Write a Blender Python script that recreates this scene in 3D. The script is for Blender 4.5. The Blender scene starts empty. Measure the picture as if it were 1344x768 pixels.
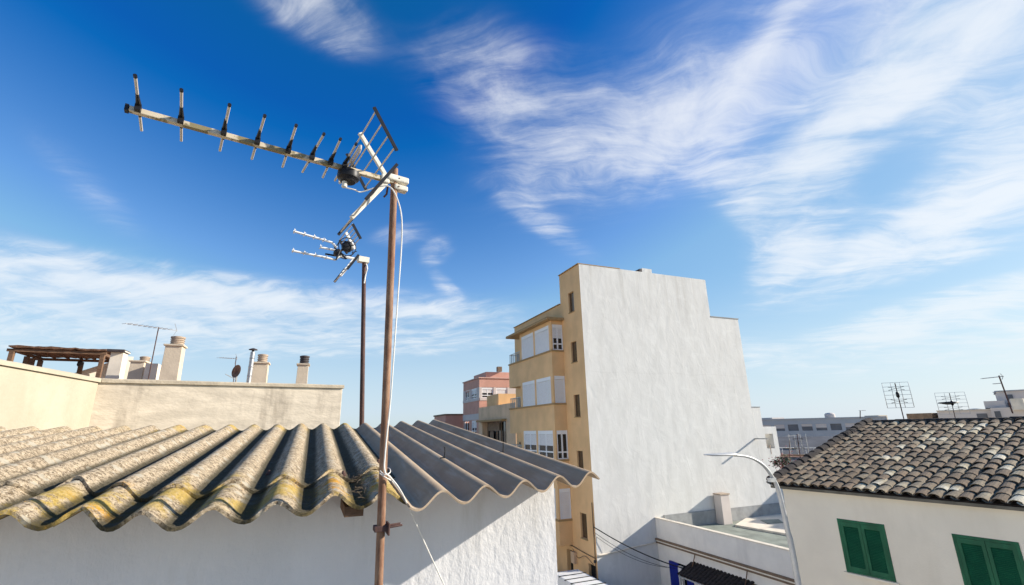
import bpy, bmesh, math, random
from mathutils import Vector, Matrix, noise
random.seed(7)
R = math.radians
H = 9.4                                   # eye height above the street
scene = bpy.context.scene
COL = scene.collection

# ------------------------------------------------------------------ camera model (measured from verticals / street grid)
F, PITCH, ROLL, YAW = 618.0, R(16.2), R(-1.16), R(22.65)
def _axes():
    cp, sp = math.cos(PITCH), math.sin(PITCH)
    r0, u0, f0 = Vector((1, 0, 0)), Vector((0, -sp, cp)), Vector((0, cp, sp))
    c, s = math.cos(ROLL), math.sin(ROLL)
    r, u = r0*c + u0*s, u0*c - r0*s
    rot = Matrix.Rotation(-YAW, 3, 'Z')
    return rot @ r, rot @ u, rot @ f0
RX, UX, FX = _axes()
CAM = Vector((0, 0, H))
def ray(x, y): return RX*(x-672) + UX*(384-y) + FX*F
def atu(x, y, u): r = ray(x, y); return CAM + r*(u/r.x)
def atw(x, y, w): r = ray(x, y); return CAM + r*(w/r.y)
def atz(x, y, z): r = ray(x, y); return CAM + r*((z-H)/r.z)
def atd(x, y, d): r = ray(x, y); return CAM + r*(d/math.hypot(r.x, r.y))
def onp(x, y, P, n): r = ray(x, y); return CAM + r*((P-CAM).dot(n)/r.dot(n))
V = Vector

# ------------------------------------------------------------------ mesh builder
class MB:
    def __init__(s): s.v, s.f, s.sm = [], [], []
    def add(s, vs, fs, smooth=False):
        o = len(s.v); s.v += [V(p) for p in vs]
        s.f += [tuple(i+o for i in f) for f in fs]; s.sm += [smooth]*len(fs)
    def box(s, x0, x1, y0, y1, z0, z1):
        s.obox(V((0, 0, 0)), V((1, 0, 0)), V((0, 1, 0)), V((0, 0, 1)), x0, x1, y0, y1, z0, z1); return s
    def obox(s, O, ex, ey, ez, x0, x1, y0, y1, z0, z1):
        vs = [O + ex*x + ey*y + ez*z for z in (z0, z1) for y in (y0, y1) for x in (x0, x1)]
        fs = [(0, 2, 3, 1), (4, 5, 7, 6), (0, 1, 5, 4), (2, 6, 7, 3), (0, 4, 6, 2), (1, 3, 7, 5)]
        if ex.cross(ey).dot(ez) < 0: fs = [f[::-1] for f in fs]
        s.add(vs, fs); return s
    def tube(s, pts, r, n=10, cap=True):
        pts = [V(p) for p in pts]
        rs = r if isinstance(r, (list, tuple)) else [r]*len(pts)
        t0 = (pts[1]-pts[0]).normalized()
        a = t0.orthogonal().normalized(); vs = []
        for i, p in enumerate(pts):
            t = (pts[min(i+1, len(pts)-1)] - pts[max(i-1, 0)]).normalized()
            a = (a - t*a.dot(t)).normalized(); b = t.cross(a)
            for k in range(n):
                q = 2*math.pi*k/n; vs.append(p + (a*math.cos(q) + b*math.sin(q))*rs[i])
        fs = []
        for i in range(len(pts)-1):
            for k in range(n):
                k2 = (k+1) % n; fs.append((i*n+k, i*n+k2, (i+1)*n+k2, (i+1)*n+k))
        if cap: fs += [tuple(range(n))[::-1], tuple((len(pts)-1)*n+k for k in range(n))]
        s.add(vs, fs, True); return s
    def lathe(s, c, prof, n=20, ax=None):
        ax = (ax or V((0, 0, 1))).normalized(); a = ax.orthogonal().normalized(); b = ax.cross(a)
        vs = [V(c) + ax*z + (a*math.cos(2*math.pi*k/n) + b*math.sin(2*math.pi*k/n))*r for r, z in prof for k in range(n)]
        fs = [(i*n+k, i*n+(k+1) % n, (i+1)*n+(k+1) % n, (i+1)*n+k) for i in range(len(prof)-1) for k in range(n)]
        fs += [tuple(range(n))[::-1], tuple((len(prof)-1)*n+k for k in range(n))]
        s.add(vs, fs, True); return s
    def bar(s, p, q, w, h=None, up=None):
        p, q = V(p), V(q); h = h or w; d = q-p; L = d.length; d.normalize()
        up = up or (V((0, 0, 1)) if abs(d.z) < .95 else V((1, 0, 0)))
        y = up.cross(d).normalized(); z = d.cross(y)
        s.obox(p, d, y, z, 0, L, -w/2, w/2, -h/2, h/2); return s
    def prism(s, poly, O, ex, ey, ez, d0, d1):      # polygon in (ex, ez), extruded along ey
        n = len(poly); vs = [O + ex*x + ez*z + ey*d for d in (d0, d1) for x, z in poly]
        fs = [tuple(range(n)), tuple(range(n, 2*n))[::-1]] + [((i+1) % n, i, n+i, n+(i+1) % n) for i in range(n)]
        s.add(vs, fs); return s
    def wall(s, O, ex, n, L, z0, z1, holes, depth):  # facade with real openings, reveals going in by depth
        ez = V((0, 0, 1)); xs = {0, L}; zs = {z0, z1}
        for a, b, c, d in holes: xs |= {a, b}; zs |= {c, d}
        xs, zs = sorted(xs), sorted(zs); flip = ex.cross(ez).dot(n) < 0
        def q(ps): s.add(ps[::-1] if flip else ps, [(0, 1, 2, 3)])
        for i in range(len(xs)-1):
            for j in range(len(zs)-1):
                mx, mz = (xs[i]+xs[i+1])/2, (zs[j]+zs[j+1])/2
                if any(a < mx < b and c < mz < d for a, b, c, d in holes): continue
                q([O+ex*xs[i]+ez*zs[j], O+ex*xs[i+1]+ez*zs[j], O+ex*xs[i+1]+ez*zs[j+1], O+ex*xs[i]+ez*zs[j+1]])
        for a, b, c, d in holes:
            P = [O+ex*a+ez*c, O+ex*b+ez*c, O+ex*b+ez*d, O+ex*a+ez*d]; B = [p - n*depth for p in P]
            for k in range(4): q([P[k], B[k], B[(k+1) % 4], P[(k+1) % 4]][::-1])
        return s
    def build(s, name, mat, parent=None, bevel=0, loc=None):
        off = V((0, 0, 0))
        if parent is not None:
            p = parent
            while p is not None: off += p.location; p = p.parent
        elif loc is not None: off = V(loc)
        me = bpy.data.meshes.new(name)
        me.from_pydata([p-off for p in s.v], [], s.f); me.update()
        me.polygons.foreach_set('use_smooth', s.sm)
        if any(s.sm): me.set_sharp_from_angle(angle=R(40))
        me.materials.append(mat)
        o = bpy.data.objects.new(name, me); COL.objects.link(o)
        if parent is not None: o.parent = parent
        elif loc is not None: o.location = loc
        if bevel:
            b = o.modifiers.new('bevel', 'BEVEL'); b.width = bevel; b.segments = 2; b.limit_method = 'ANGLE'
        return o
def tag(o, label, cat, group=None):
    o['label'] = label; o['category'] = cat
    if group: o['group'] = group
    return o
def thing(name, label, cat, loc, group=None):
    o = bpy.data.objects.new(name, None); COL.objects.link(o); o.location = loc; o.empty_display_size = .2
    return tag(o, label, cat, group)
def copy_tree(o, parent=None):
    c = o.copy(); COL.objects.link(c)
    if parent is not None: c.parent = parent
    for ch in list(o.children): copy_tree(ch, c)
    return c
X, Y, Z = V((1, 0, 0)), V((0, 1, 0)), V((0, 0, 1))

# ------------------------------------------------------------------ materials
def lin(c):
    return tuple(((v/12.92) if v <= .04045 else ((v+.055)/1.055)**2.4) for v in c)
def srgb(r, g, b): return lin((r/255, g/255, b/255))
class NT:
    def __init__(s, nt): s.t = nt
    def n(s, typ, **kw):
        nd = s.t.nodes.new(typ)
        for k, v in kw.items():
            if k.startswith('_'): setattr(nd, k[1:], v)
            else: s.set(nd.inputs[k.replace('__', ' ')] if not k.startswith('i') or not k[1:].isdigit() else nd.inputs[int(k[1:])], v)
        return nd
    def set(s, sock, v):
        if isinstance(v, bpy.types.NodeSocket): s.t.links.new(v, sock)
        elif isinstance(v, (tuple, list)) and sock.type == 'RGBA' and len(v) == 3: sock.default_value = (*v, 1)
        else: sock.default_value = v
    def m(s, op, a, b=0.0, clamp=False):
        nd = s.n('ShaderNodeMath', _operation=op, i0=a, i1=b); nd.use_clamp = clamp; return nd.outputs[0]
    def vm(s, op, a, b=None):
        nd = s.n('ShaderNodeVectorMath', _operation=op, i0=a)
        if b is not None: s.set(nd.inputs[1], b)
        return nd.outputs['Value'] if op in ('DOT_PRODUCT', 'LENGTH') else nd.outputs[0]
    def noise(s, vec, scale, detail=4, rough=.55, dist=0, typ='FBM'):
        return s.n('ShaderNodeTexNoise', Vector=vec, Scale=scale, Detail=detail, Roughness=rough, Distortion=dist).outputs[0]
    def ramp(s, x, lo, hi, a=0.0, b=1.0):
        nd = s.n('ShaderNodeMapRange', i0=x, i1=lo, i2=hi, i3=a, i4=b); nd.interpolation_type = 'SMOOTHSTEP'; return nd.outputs[0]
    def mix(s, fac, a, b, mode='MIX'):
        nd = s.n('ShaderNodeMix', _data_type='RGBA', _blend_type=mode)
        s.set(nd.inputs[0], fac); s.set(nd.inputs[6], a); s.set(nd.inputs[7], b); return nd.outputs[2]
    def scale(s, vec, sc): return s.vm('MULTIPLY', vec, sc)
def newmat(name):
    m = bpy.data.materials.new(name); m.use_nodes = True
    t = NT(m.node_tree); b = m.node_tree.nodes['Principled BSDF']
    co = t.n('ShaderNodeTexCoord').outputs['Object']
    return m, t, b, co
def plain(name, col, rough=.6, metal=0, var=.12, vscale=6, bump=0, bscale=40, stretch=(1, 1, 1), spec=.3, dirt=None, dirt_amt=.5, dirt_scale=1.2, dirt_stretch=(1, 1, .25), detail=5):
    m, t, b, co = newmat(name)
    vec = t.scale(co, stretch)
    n1 = t.noise(vec, vscale, 5)
    k = t.ramp(n1, .3, .7, 1-var, 1+var)
    c = t.mix(1.0, (*col, 1), t.n('ShaderNodeCombineColor', i0=k, i1=k, i2=k).outputs[0], 'MULTIPLY')
    if dirt is not None:
        d = t.ramp(t.noise(t.scale(co, dirt_stretch), dirt_scale, 6, .65), .5, .75, 0, dirt_amt)
        c = t.mix(d, c, (*dirt, 1))
    t.set(b.inputs['Base Color'], c); b.inputs['Roughness'].default_value = rough
    b.inputs['Metallic'].default_value = metal; b.inputs['Specular IOR Level'].default_value = spec
    if bump:
        bn = t.noise(vec, bscale, detail, .6)
        bp = t.n('ShaderNodeBump', Strength=1.0, Distance=bump, Height=bn); t.set(b.inputs['Normal'], bp.outputs[0])
    return m
M = {}
M['white_near'] = plain('white_near_stucco', (.785, .765, .745), .9, var=.05, vscale=3, bump=.0045, bscale=34, stretch=(1, 1, .6), dirt=(.50, .46, .39), dirt_amt=.4, dirt_scale=4, dirt_stretch=(1.6, 1, .22))
def tower_white():
    m, t, b, co = newmat('trowelled_white_render')
    v1 = t.scale(co, (1, 1, .6))
    big = t.noise(v1, 1.6, 4, .55, .6); fine = t.noise(v1, 9, 4, .6)
    h = t.m('ADD', t.m('MULTIPLY', big, 1.0), t.m('MULTIPLY', fine, .12))
    st = t.ramp(t.noise(t.scale(co, (1.2, 1, .35)), 1.3, 6, .68), .40, .66, 0, .42)
    c = t.mix(st, (.72, .705, .665), (.56, .545, .505))
    c = t.mix(t.ramp(t.noise(co, .35, 3), .35, .7, 0, .15), c, (.55, .54, .51))
    oz = t.n('ShaderNodeSeparateXYZ', Vector=co).outputs[2]
    run = t.m('MULTIPLY', t.ramp(t.noise(t.scale(co, (2.2, 1, .05)), 1.6, 5, .7), .5, .72), t.ramp(oz, 13.5, 19.2, 0, .35))      # rain runs below the parapet
    c = t.mix(run, c, (.42, .39, .34))
    wob = t.m('ADD', oz, t.m('MULTIPLY', t.noise(co, .7, 3), .35))
    joint = t.ramp(t.m('ABSOLUTE', t.m('SUBTRACT', wob, 12.75)), .035, .008, 0, .16)                                              # day joint in the render
    c = t.mix(joint, c, (.45, .43, .4))
    c = t.mix(t.ramp(t.noise(t.scale(co, (.5, 1, .8)), 2.3, 2, .4), .60, .66, 0, .16), c, (.86, .85, .81))                       # patched areas
    t.set(b.inputs['Base Color'], c); b.inputs['Roughness'].default_value = .9; b.inputs['Specular IOR Level'].default_value = .2
    bp = t.n('ShaderNodeBump', Strength=1.0, Distance=.021, Height=h); t.set(b.inputs['Normal'], bp.outputs[0])
    return m
M['white_tower'] = tower_white()
M['tan'] = plain('ochre_render', (.76, .485, .24), .9, var=.08, vscale=.8, bump=.004, bscale=30, dirt=(.58, .37, .20), dirt_amt=.45, dirt_scale=.8)
M['tan_dull'] = plain('dull_ochre_render', (.70, .49, .31), .9, var=.1, vscale=.9, dirt=(.42, .3, .18), dirt_amt=.5)
M['cream'] = plain('cream_render', (.43, .375, .285), .9, var=.07, vscale=1.5, bump=.006, bscale=18, dirt=(.35, .29, .21), dirt_amt=.45, dirt_scale=2.2, dirt_stretch=(1, 1, .35))
M['cream_grey'] = plain('weathered_cream_render', (.64, .55, .43), .92, var=.13, vscale=4.5, bump=.008, bscale=14, stretch=(.7, 1, 1.6), dirt=(.25, .20, .15), dirt_amt=.6, dirt_scale=2.6, dirt_stretch=(1.3, 1, .3))
M['coping'] = plain('coping_mortar', (.5, .42, .31), .9, var=.15, vscale=5, bump=.006, bscale=30)
M['chimney'] = plain('chimney_render', (.58, .49, .37), .9, var=.08, vscale=3, bump=.004, bscale=25, dirt=(.4, .33, .25), dirt_amt=.35)
M['chimney_white'] = plain('chimney_white_render', (.74, .66, .54), .9, var=.08, vscale=3)
M['terracotta_pot'] = plain('fired_clay_rings', (.42, .33, .25), .85, var=.15, vscale=8)
M['soot'] = plain('sooty_metal', (.06, .05, .05), .7, var=.2, vscale=8)
M['gray_house'] = plain('house_grey_render', (.74, .68, .56), .92, var=.04, vscale=1.2, bump=.003, bscale=30, dirt=(.60, .54, .43), dirt_amt=.4, dirt_scale=.9)
M['low_white'] = plain('low_block_white_render', (.86, .81, .73), .92, var=.04, vscale=1.5, bump=.003, bscale=25, dirt=(.55, .52, .48), dirt_amt=.3)
M['felt'] = plain('roofing_felt', (.24, .26, .22), .95, var=.2, vscale=1.5, dirt=(.35, .35, .3), dirt_amt=.5, dirt_stretch=(1, .4, 1))
M['upstand'] = plain('grey_upstand_paint', (.33, .33, .32), .9, var=.15, vscale=2)
M['brown_trim'] = plain('brown_cornice', (.22, .15, .10), .8, var=.15, vscale=4)
M['roll'] = plain('roller_shutter', (.78, .76, .74), .5, var=.03, vscale=3)
M['frame'] = plain('white_window_frame', (.8, .8, .79), .4, var=.02)
M['glass'] = plain('window_glass', (.012, .014, .018), .06, var=.1, spec=.6)
M['dark'] = plain('dark_room', (.015, .013, .012), .8, var=.2)
M['slitpane'] = plain('slit_glass', (.10, .065, .035), .25, var=.2, vscale=3, spec=.5)
M['ledge'] = plain('ledge_paint', (.40, .26, .12), .85, var=.1)
M['iron'] = plain('wrought_iron', (.03, .03, .032), .6, var=.2, metal=0)
M['steel'] = plain('galvanised_steel', (.42, .43, .43), .45, var=.15, vscale=20, metal=.7)
M['lampmetal'] = plain('lamp_grey_paint', (.50, .50, .48), .45, var=.08, vscale=10, metal=.2)
M['green'] = plain('green_shutter_paint', (.009, .098, .045), .6, var=.22, vscale=5, stretch=(1, 1, .4))
M['green_dark'] = plain('green_slat_paint', (.006, .078, .034), .55, var=.15, vscale=4)
M['blue'] = plain('blue_paint', (.008, .02, .24), .5, var=.1)
M['wood'] = plain('weathered_wood', (.17, .10, .06), .85, var=.3, vscale=14, stretch=(1, 1, 4), bump=.003, bscale=60)
M['reed'] = plain('reed_roofing', (.14, .075, .045), .95, var=.35, vscale=12, stretch=(1, 6, 1), bump=.01, bscale=40)
M['pink'] = plain('pink_render', (.60, .33, .25), .9, var=.08, vscale=.8, dirt=(.5, .29, .22), dirt_amt=.3)
M['pink_pale'] = plain('pale_pink_render', (.62, .40, .33), .9, var=.06, vscale=.8)
M['far_white'] = plain('far_white_render', (.62, .55, .50), .9, var=.06, vscale=.6)
M['far_grey'] = plain('far_grey_cladding', (.42, .43, .44), .8, var=.06, vscale=.5)  # paled so that distance haze sits in the colour
M['far_roof'] = plain('far_dark_roof', (.15, .15, .155), .9, var=.2, vscale=.6)
M['asphalt'] = plain('asphalt_road', (.13, .12, .11), .9, var=.2, vscale=4, bump=.004, bscale=80)
M['paving'] = plain('pavement_slabs', (.45, .42, .37), .9, var=.12, vscale=2)
M['terrace_floor'] = plain('pale_terrace_tiles', (.46, .42, .36), .85, var=.08, vscale=3)
M['eave'] = plain('dark_eave_board', (.13, .12, .095), .85, var=.2, vscale=4)
M['twig'] = plain('dry_twig', (.09, .068, .045), .9, var=.3, vscale=30)
M['earth'] = plain('town_ground', (.36, .31, .24), .95, var=.25, vscale=.05)
M['sea'] = plain('sea_surface', (.035, .075, .11), .35, var=.2, vscale=.01)
M['van'] = plain('white_van_paint', (.82, .82, .80), .3, var=.02)
M['carpaint'] = plain('grey_blue_car_paint', (.11, .14, .18), .3, var=.04)
M['tyre'] = plain('tyre_rubber', (.02, .02, .02), .8)
M['alu'] = plain('antenna_aluminium', (.60, .54, .46), .45, var=.12, vscale=9, metal=.2)
M['alu_white'] = plain('white_antenna_tube', (.78, .78, .76), .4, var=.05, vscale=30)
M['plastic'] = plain('black_plastic', (.012, .012, .015), .45, var=.2, vscale=30)
M['clamp'] = plain('aged_white_plastic', (.72, .68, .58), .6, var=.15, vscale=40)
M['cable'] = plain('white_coaxial_cable', (.74, .72, .66), .5, var=.1, vscale=30)
M['blackcable'] = plain('black_cable', (.015, .015, .016), .6)
M['leaf'] = plain('dusty_leaves', (.06, .075, .035), .8, var=.3, vscale=10)
M['bloom'] = plain('pink_bloom', (.45, .16, .16), .8, var=.3, vscale=10)
M['redtile'] = plain('terracotta_floor', (.42, .24, .16), .9, var=.15, vscale=3)

def rust_mat(name, a, b_, c_):
    m, t, b, co = newmat(name)
    n1 = t.noise(t.scale(co, (1, 1, .25)), 40, 6, .7); n2 = t.noise(t.scale(co, (1, 1, .2)), 12, 4)
    c = t.mix(t.ramp(n1, .35, .65), a, b_); c = t.mix(t.ramp(n2, .5, .7, 0, .8), c, c_)
    t.set(b.inputs['Base Color'], c); b.inputs['Roughness'].default_value = .8; b.inputs['Metallic'].default_value = .15
    t.set(b.inputs['Normal'], t.n('ShaderNodeBump', Strength=.6, Distance=.002, Height=n1).outputs[0]); return m
M['rust'] = rust_mat('rusty_mast_steel', (.19, .085, .045), (.34, .21, .13), (.085, .042, .028))
M['rust_dark'] = rust_mat('dark_rusty_steel', (.07, .035, .03), (.12, .06, .045), (.04, .025, .022))
def boom_mat():
    m, t, b, co = newmat('worn_boom_aluminium')
    n1 = t.noise(co, 14, 4, .6)
    c = t.mix(t.ramp(n1, .44, .5), (.27, .22, .11), (.66, .56, .40))
    c = t.mix(t.ramp(t.noise(co, 90, 4), .55, .75, 0, .5), c, (.2, .15, .09))
    t.set(b.inputs['Base Color'], c); b.inputs['Roughness'].default_value = .55; b.inputs['Metallic'].default_value = .2; return m
M['boom'] = boom_mat()

def lichen_mat():
    # fibre cement overgrown with lichen: grey body, beige and pale crusts, dark specks, yellow rosettes; moss where the troughs stay wet
    m, t, b, co = newmat('lichened_fibre_cement')
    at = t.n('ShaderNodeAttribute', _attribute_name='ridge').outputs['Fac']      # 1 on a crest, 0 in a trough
    ea = t.n('ShaderNodeAttribute', _attribute_name='edge').outputs['Fac']       # 1 at the eave / ridge ends
    n_big = t.noise(co, 7, 5, .6); n_mid = t.noise(co, 48, 6, .75); n_fin = t.noise(co, 150, 5, .75); n_fin2 = t.noise(t.vm('ADD', co, (3.1, 1.7, .3)), 75, 5, .7)
    c = t.mix(t.ramp(n_mid, .40, .58), (.20, .15, .095), (.54, .43, .295))
    c = t.mix(t.ramp(n_fin, .54, .62, 0, .9), c, (.72, .62, .47))               # pale crust grains
    c = t.mix(t.ramp(n_fin2, .55, .62, 0, .85), c, (.08, .058, .04))            # dark specks
    vo = t.n('ShaderNodeTexVoronoi', Vector=t.vm('ADD', co, t.scale(t.n('ShaderNodeTexNoise', Vector=co, Scale=20.0).outputs['Color'], (.03, .03, .03))), Scale=13.0).outputs['Distance']
    c = t.mix(t.m('MULTIPLY', t.ramp(t.m('ADD', vo, t.m('MULTIPLY', t.m('SUBTRACT', n_fin, .5), .25)), .36, .30, 0, .8), t.ramp(n_big, .46, .52)), c, (.50, .45, .35))   # rosettes
    yl = t.m('MULTIPLY', t.ramp(t.m('ADD', t.noise(t.vm('ADD', co, (5, 2, 1)), 6.5, 6, .68), t.m('MULTIPLY', t.m('SUBTRACT', n_fin, .5), .35)), .46, .56), t.m('MULTIPLY', t.ramp(ea, .1, .6), t.ramp(n_fin, .3, .6, .4, 1)))
    c = t.mix(t.m('MULTIPLY', yl, .85, True), c, (.50, .34, .065))
    og = t.m('MULTIPLY', t.ramp(t.m('ADD', t.noise(t.vm('ADD', co, (1.3, 0, 2)), 4.5, 6, .65), t.m('MULTIPLY', t.m('SUBTRACT', n_fin, .5), .35)), .58, .63), t.m('MULTIPLY', t.ramp(ea, .3, .8), t.ramp(n_fin, .35, .55, .3, 1)))
    c = t.mix(t.m('MULTIPLY', og, .9, True), c, (.62, .30, .02))
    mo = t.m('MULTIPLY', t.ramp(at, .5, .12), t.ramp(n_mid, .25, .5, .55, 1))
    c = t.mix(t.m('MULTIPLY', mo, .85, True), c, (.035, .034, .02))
    t.set(b.inputs['Base Color'], c); b.inputs['Roughness'].default_value = .97; b.inputs['Specular IOR Level'].default_value = .1
    h = t.m('ADD', t.m('MULTIPLY', n_mid, .6), t.m('MULTIPLY', n_fin, .4))
    t.set(b.inputs['Normal'], t.n('ShaderNodeBump', Strength=1.0, Distance=.012, Height=h).outputs[0]); return m
M['lichen'] = lichen_mat()
def sheet_mat():
    m, t, b, co = newmat('newer_grey_fibre_cement')
    n1 = t.noise(co, 5, 5, .6); n2 = t.noise(co, 120, 4, .7); n3 = t.noise(t.scale(co, (6, .5, 1)), 9, 4)
    c = t.mix(t.ramp(n1, .3, .7), (.345, .258, .175), (.42, .32, .222))
    c = t.mix(t.ramp(n3, .48, .72, 0, .45), c, (.48, .42, .34)); c = t.mix(t.ramp(n2, .6, .75, 0, .25), c, (.2, .19, .18))
    t.set(b.inputs['Base Color'], c); b.inputs['Roughness'].default_value = .92; b.inputs['Specular IOR Level'].default_value = .08
    t.set(b.inputs['Normal'], t.n('ShaderNodeBump', Strength=.5, Distance=.002, Height=n2).outputs[0]); return m
M['sheet'] = sheet_mat()
def tile_mat(name, dark=1.0):
    m, t, b, co = newmat(name)
    rnd = t.n('ShaderNodeNewGeometry').outputs['Random Per Island']
    rp = t.n('ShaderNodeValToRGB', Fac=t.m('ADD', t.m('MULTIPLY', rnd, .86), t.ramp(t.noise(co, .9, 4, .6), .3, .7, 0, .22))); e = rp.color_ramp.elements
    cols = [(0, (.15, .115, .08)), (.3, (.205, .155, .11)), (.55, (.25, .182, .125)), (.75, (.27, .22, .155)), (.88, (.33, .27, .19)), (.94, (.48, .41, .28)), (1, (.64, .58, .45))]
    e[0].position = 0; e[0].color = (*cols[0][1], 1); e[1].position = 1; e[1].color = (*cols[-1][1], 1)
    for p, c in cols[1:-1]: el = e.new(p); el.color = (*c, 1)
    n1 = t.noise(co, 16, 5, .65); n2 = t.noise(co, 45, 4, .7)
    c = t.mix(t.ramp(n1, .48, .7, 0, .5), rp.outputs[0], (.08*dark, .068*dark, .054*dark)); c = t.mix(t.ramp(n2, .58, .7, 0, .5), c, (.36*dark, .33*dark, .27*dark))
    t.set(b.inputs['Base Color'], c); b.inputs['Roughness'].default_value = .95; b.inputs['Specular IOR Level'].default_value = .15
    t.set(b.inputs['Normal'], t.n('ShaderNodeBump', Strength=.8, Distance=.01, Height=n2).outputs[0]); return m
M['tile'] = tile_mat('old_clay_tiles')
M['tile_dark'] = plain('shade_dark_clay_tiles', (.035, .028, .026), .95, var=.4, vscale=9, bump=.008, bscale=30)  # shade on canopy and ridge painted into the clay colour

# ------------------------------------------------------------------ ground, road, sea
def sheet_obj(name, mat, x0, x1, y0, y1, z):
    o = MB(); o.add([(x0, y0, z), (x1, y0, z), (x1, y1, z), (x0, y1, z)], [(0, 1, 2, 3)])
    ob = o.build(name, mat); ob['kind'] = 'structure'; return ob
sheet_obj('ground', M['earth'], -3000, 900, -3000, 3000, -.05)
sheet_obj('sea', M['sea'], 900, 60000, -60000, 60000, -.05)
sheet_obj('road', M['asphalt'], 1.9, 13.7, -40, 90, 0)
o = MB().box(13.7, 14.5, 8.95, 90, -.04, .13); o.box(9.0, 10.6, -40, 8.6, -.04, .13); ob = o.build('pavement', M['paving'], bevel=.02); ob['kind'] = 'structure'
o = MB().box(13.7, 18.4, 9.0, 23.85, .004, .128); ob = o.build('forecourt', M['paving']); ob['kind'] = 'structure'

# ------------------------------------------------------------------ near building with the corrugated roof
P = .178; U0 = .276; SL = math.tan(R(5.7)); A = .0255
def crest_z(w): return H - .385 + SL*w
def roof_z(u, w): return crest_z(w) - A + A*math.cos(2*math.pi*(u-U0)/P)
near = thing('white_outbuilding', 'low white rendered outbuilding with corrugated roof, half lichened and half plain grey sheets', 'building', (-.8, 3.4, 0))
WF = 2.2
def near_wall():
    mb = MB(); u0, u1 = -3.6, 1.118; n = 400
    top = lambda u: (roof_z(u, WF) - .012 if not (.75 < u < .87) else min(roof_z(u, WF)-.012, crest_z(WF)-A-.002))
    vs = []
    for i in range(n+1):
        u = u0 + (u1-u0)*i/n
        jit = .0015*noise.noise(V((u*9, 0, 1)))
        vs += [(u, WF+jit, 0), (u, WF+jit, H-1.2), (u, WF+jit, top(u)), (u, WF+.2, top(u))]
    fs = []
    for i in range(n):
        for k in range(3): a = i*4+k; fs.append((a, a+4, a+5, a+1))
    mb.add(vs, fs)
    # gable side and back
    mb.add([(u1, WF, 0), (u1, 4.5, 0), (u1, 4.5, crest_z(4.5)-.06), (u1, WF, top(u1))], [(0, 1, 2, 3)])
    mb.add([(u0, 4.5, 0), (u1, 4.5, 0), (u1, 4.5, crest_z(4.5)-.06), (u0, 4.5, crest_z(4.5)-.06)], [(3, 2, 1, 0)])
    return mb
near_wall().build('wall', M['white_near'], near)
MB().box(-2.4, 1.1, 4.52, 7.5, H-1.6, H-.6).box(.45, 1.1, 7.501, 9.2, H-1.6, H-.6).build('flat_roof', M['felt'], near)
MB().box(-2.4, 1.09, 4.52, 7.49, 0, H-1.62).box(.46, 1.09, 7.491, 9.19, 0, H-1.62).build('rear_wall', M['white_near'], near)
rub = MB()
for k in range(9):
    c = V((.81 + random.uniform(-.04, .04), WF-.02+random.uniform(0, .05), crest_z(WF)-.047+random.uniform(0, .022)))
    rub.lathe(c, [(.002, -.012), (.013, -.006), (.015, .003), (.008, .011), (.001, .013)], 7, V((random.uniform(-1, 1), random.uniform(-1, 1), 1)))
rub.build('rubble_infill', M['coping'], near)

def corr_sheet(name, u0, u1, w0f, w1f, mat, lift=0, th=.008, nw=90, nu_per=14, rough=0.0, jag=0.0, eave=None):
    nu = max(6, int((u1-u0)/P*nu_per)); vs = []; at = []; ed = []
    for side in (0, 1):
        for j in range(nw+1):
            for i in range(nu+1):
                u = u0 + (u1-u0)*i/nu; a, b = w0f(u), w1f(u)
                if jag: a += jag*noise.noise(V((u*38, 2.3+lift*50, 0))) + jag*.6*noise.noise(V((u*120, 7.3, 0)))
                w = a + (b-a)*j/nw
                z = roof_z(u, w) + lift
                d = 0
                if rough: d = rough*(noise.noise(V((u*45, w*45, lift*99))) + .6*noise.noise(V((u*130, w*130, 4))))
                ph = 2*math.pi*(u-U0)/P
                nrm = V((A*2*math.pi/P*math.sin(ph), -SL, 1)).normalized()
                p = V((u, w, z)) + nrm*(d if side == 0 else -th)
                vs.append(p); at.append(.5+.5*math.cos(ph))
                e0 = max(0, 1-abs(w-2.06)/.27)
                e1 = max(0, 1-abs(w-4.6)/.45)*.55*(1 if u > -1.1 else .25)
                ed.append(min(1, max(e0, e1) + .12))
    n1 = (nu+1)*(nw+1); idx = lambda s_, j, i: s_*n1 + j*(nu+1) + i
    fs = []
    for j in range(nw):
        for i in range(nu):
            fs.append((idx(0, j, i), idx(0, j, i+1), idx(0, j+1, i+1), idx(0, j+1, i)))
            fs.append((idx(1, j, i), idx(1, j+1, i), idx(1, j+1, i+1), idx(1, j, i+1)))
    for i in range(nu):
        fs.append((idx(0, 0, i), idx(1, 0, i), idx(1, 0, i+1), idx(0, 0, i+1)))
        fs.append((idx(0, nw, i+1), idx(1, nw, i+1), idx(1, nw, i), idx(0, nw, i)))
    for j in range(nw):
        fs.append((idx(0, j+1, 0), idx(1, j+1, 0), idx(1, j, 0), idx(0, j, 0)))
        fs.append((idx(0, j, nu), idx(1, j, nu), idx(1, j+1, nu), idx(0, j+1, nu)))
    mb = MB(); mb.add(vs, fs, True); o = mb.build(name, mat, near)
    for nm, data in (('ridge', at), ('edge', ed)):
        a_ = o.data.attributes.new(nm, 'FLOAT', 'POINT'); a_.data.foreach_set('value', data)
    return o
def lerp_tab(tab):
    tab = sorted(tab)
    def f(u):
        if u <= tab[0][0]: return tab[0][1]
        for (a0, b0), (a1, b1) in zip(tab, tab[1:]):
            if u <= a1: return b0+(b1-b0)*(u-a0)/(a1-a0)
        return tab[-1][1]
    return f
EAVE = lerp_tab([(.40, 1.90), (.276, 1.885), (.107, 1.89), (-.05, 1.83), (-.244, 1.81), (-.407, 1.805), (-.52, 1.85), (-.611, 1.915), (-.80, 1.925), (-1.5, 1.90)])
STEP = lerp_tab([(.40, 2.30), (.123, 2.286), (-.05, 2.20), (-.473, 2.13), (-.62, 2.22), (-.80, 2.38), (-.95, 2.32), (-1.6, 2.36)])
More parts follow.
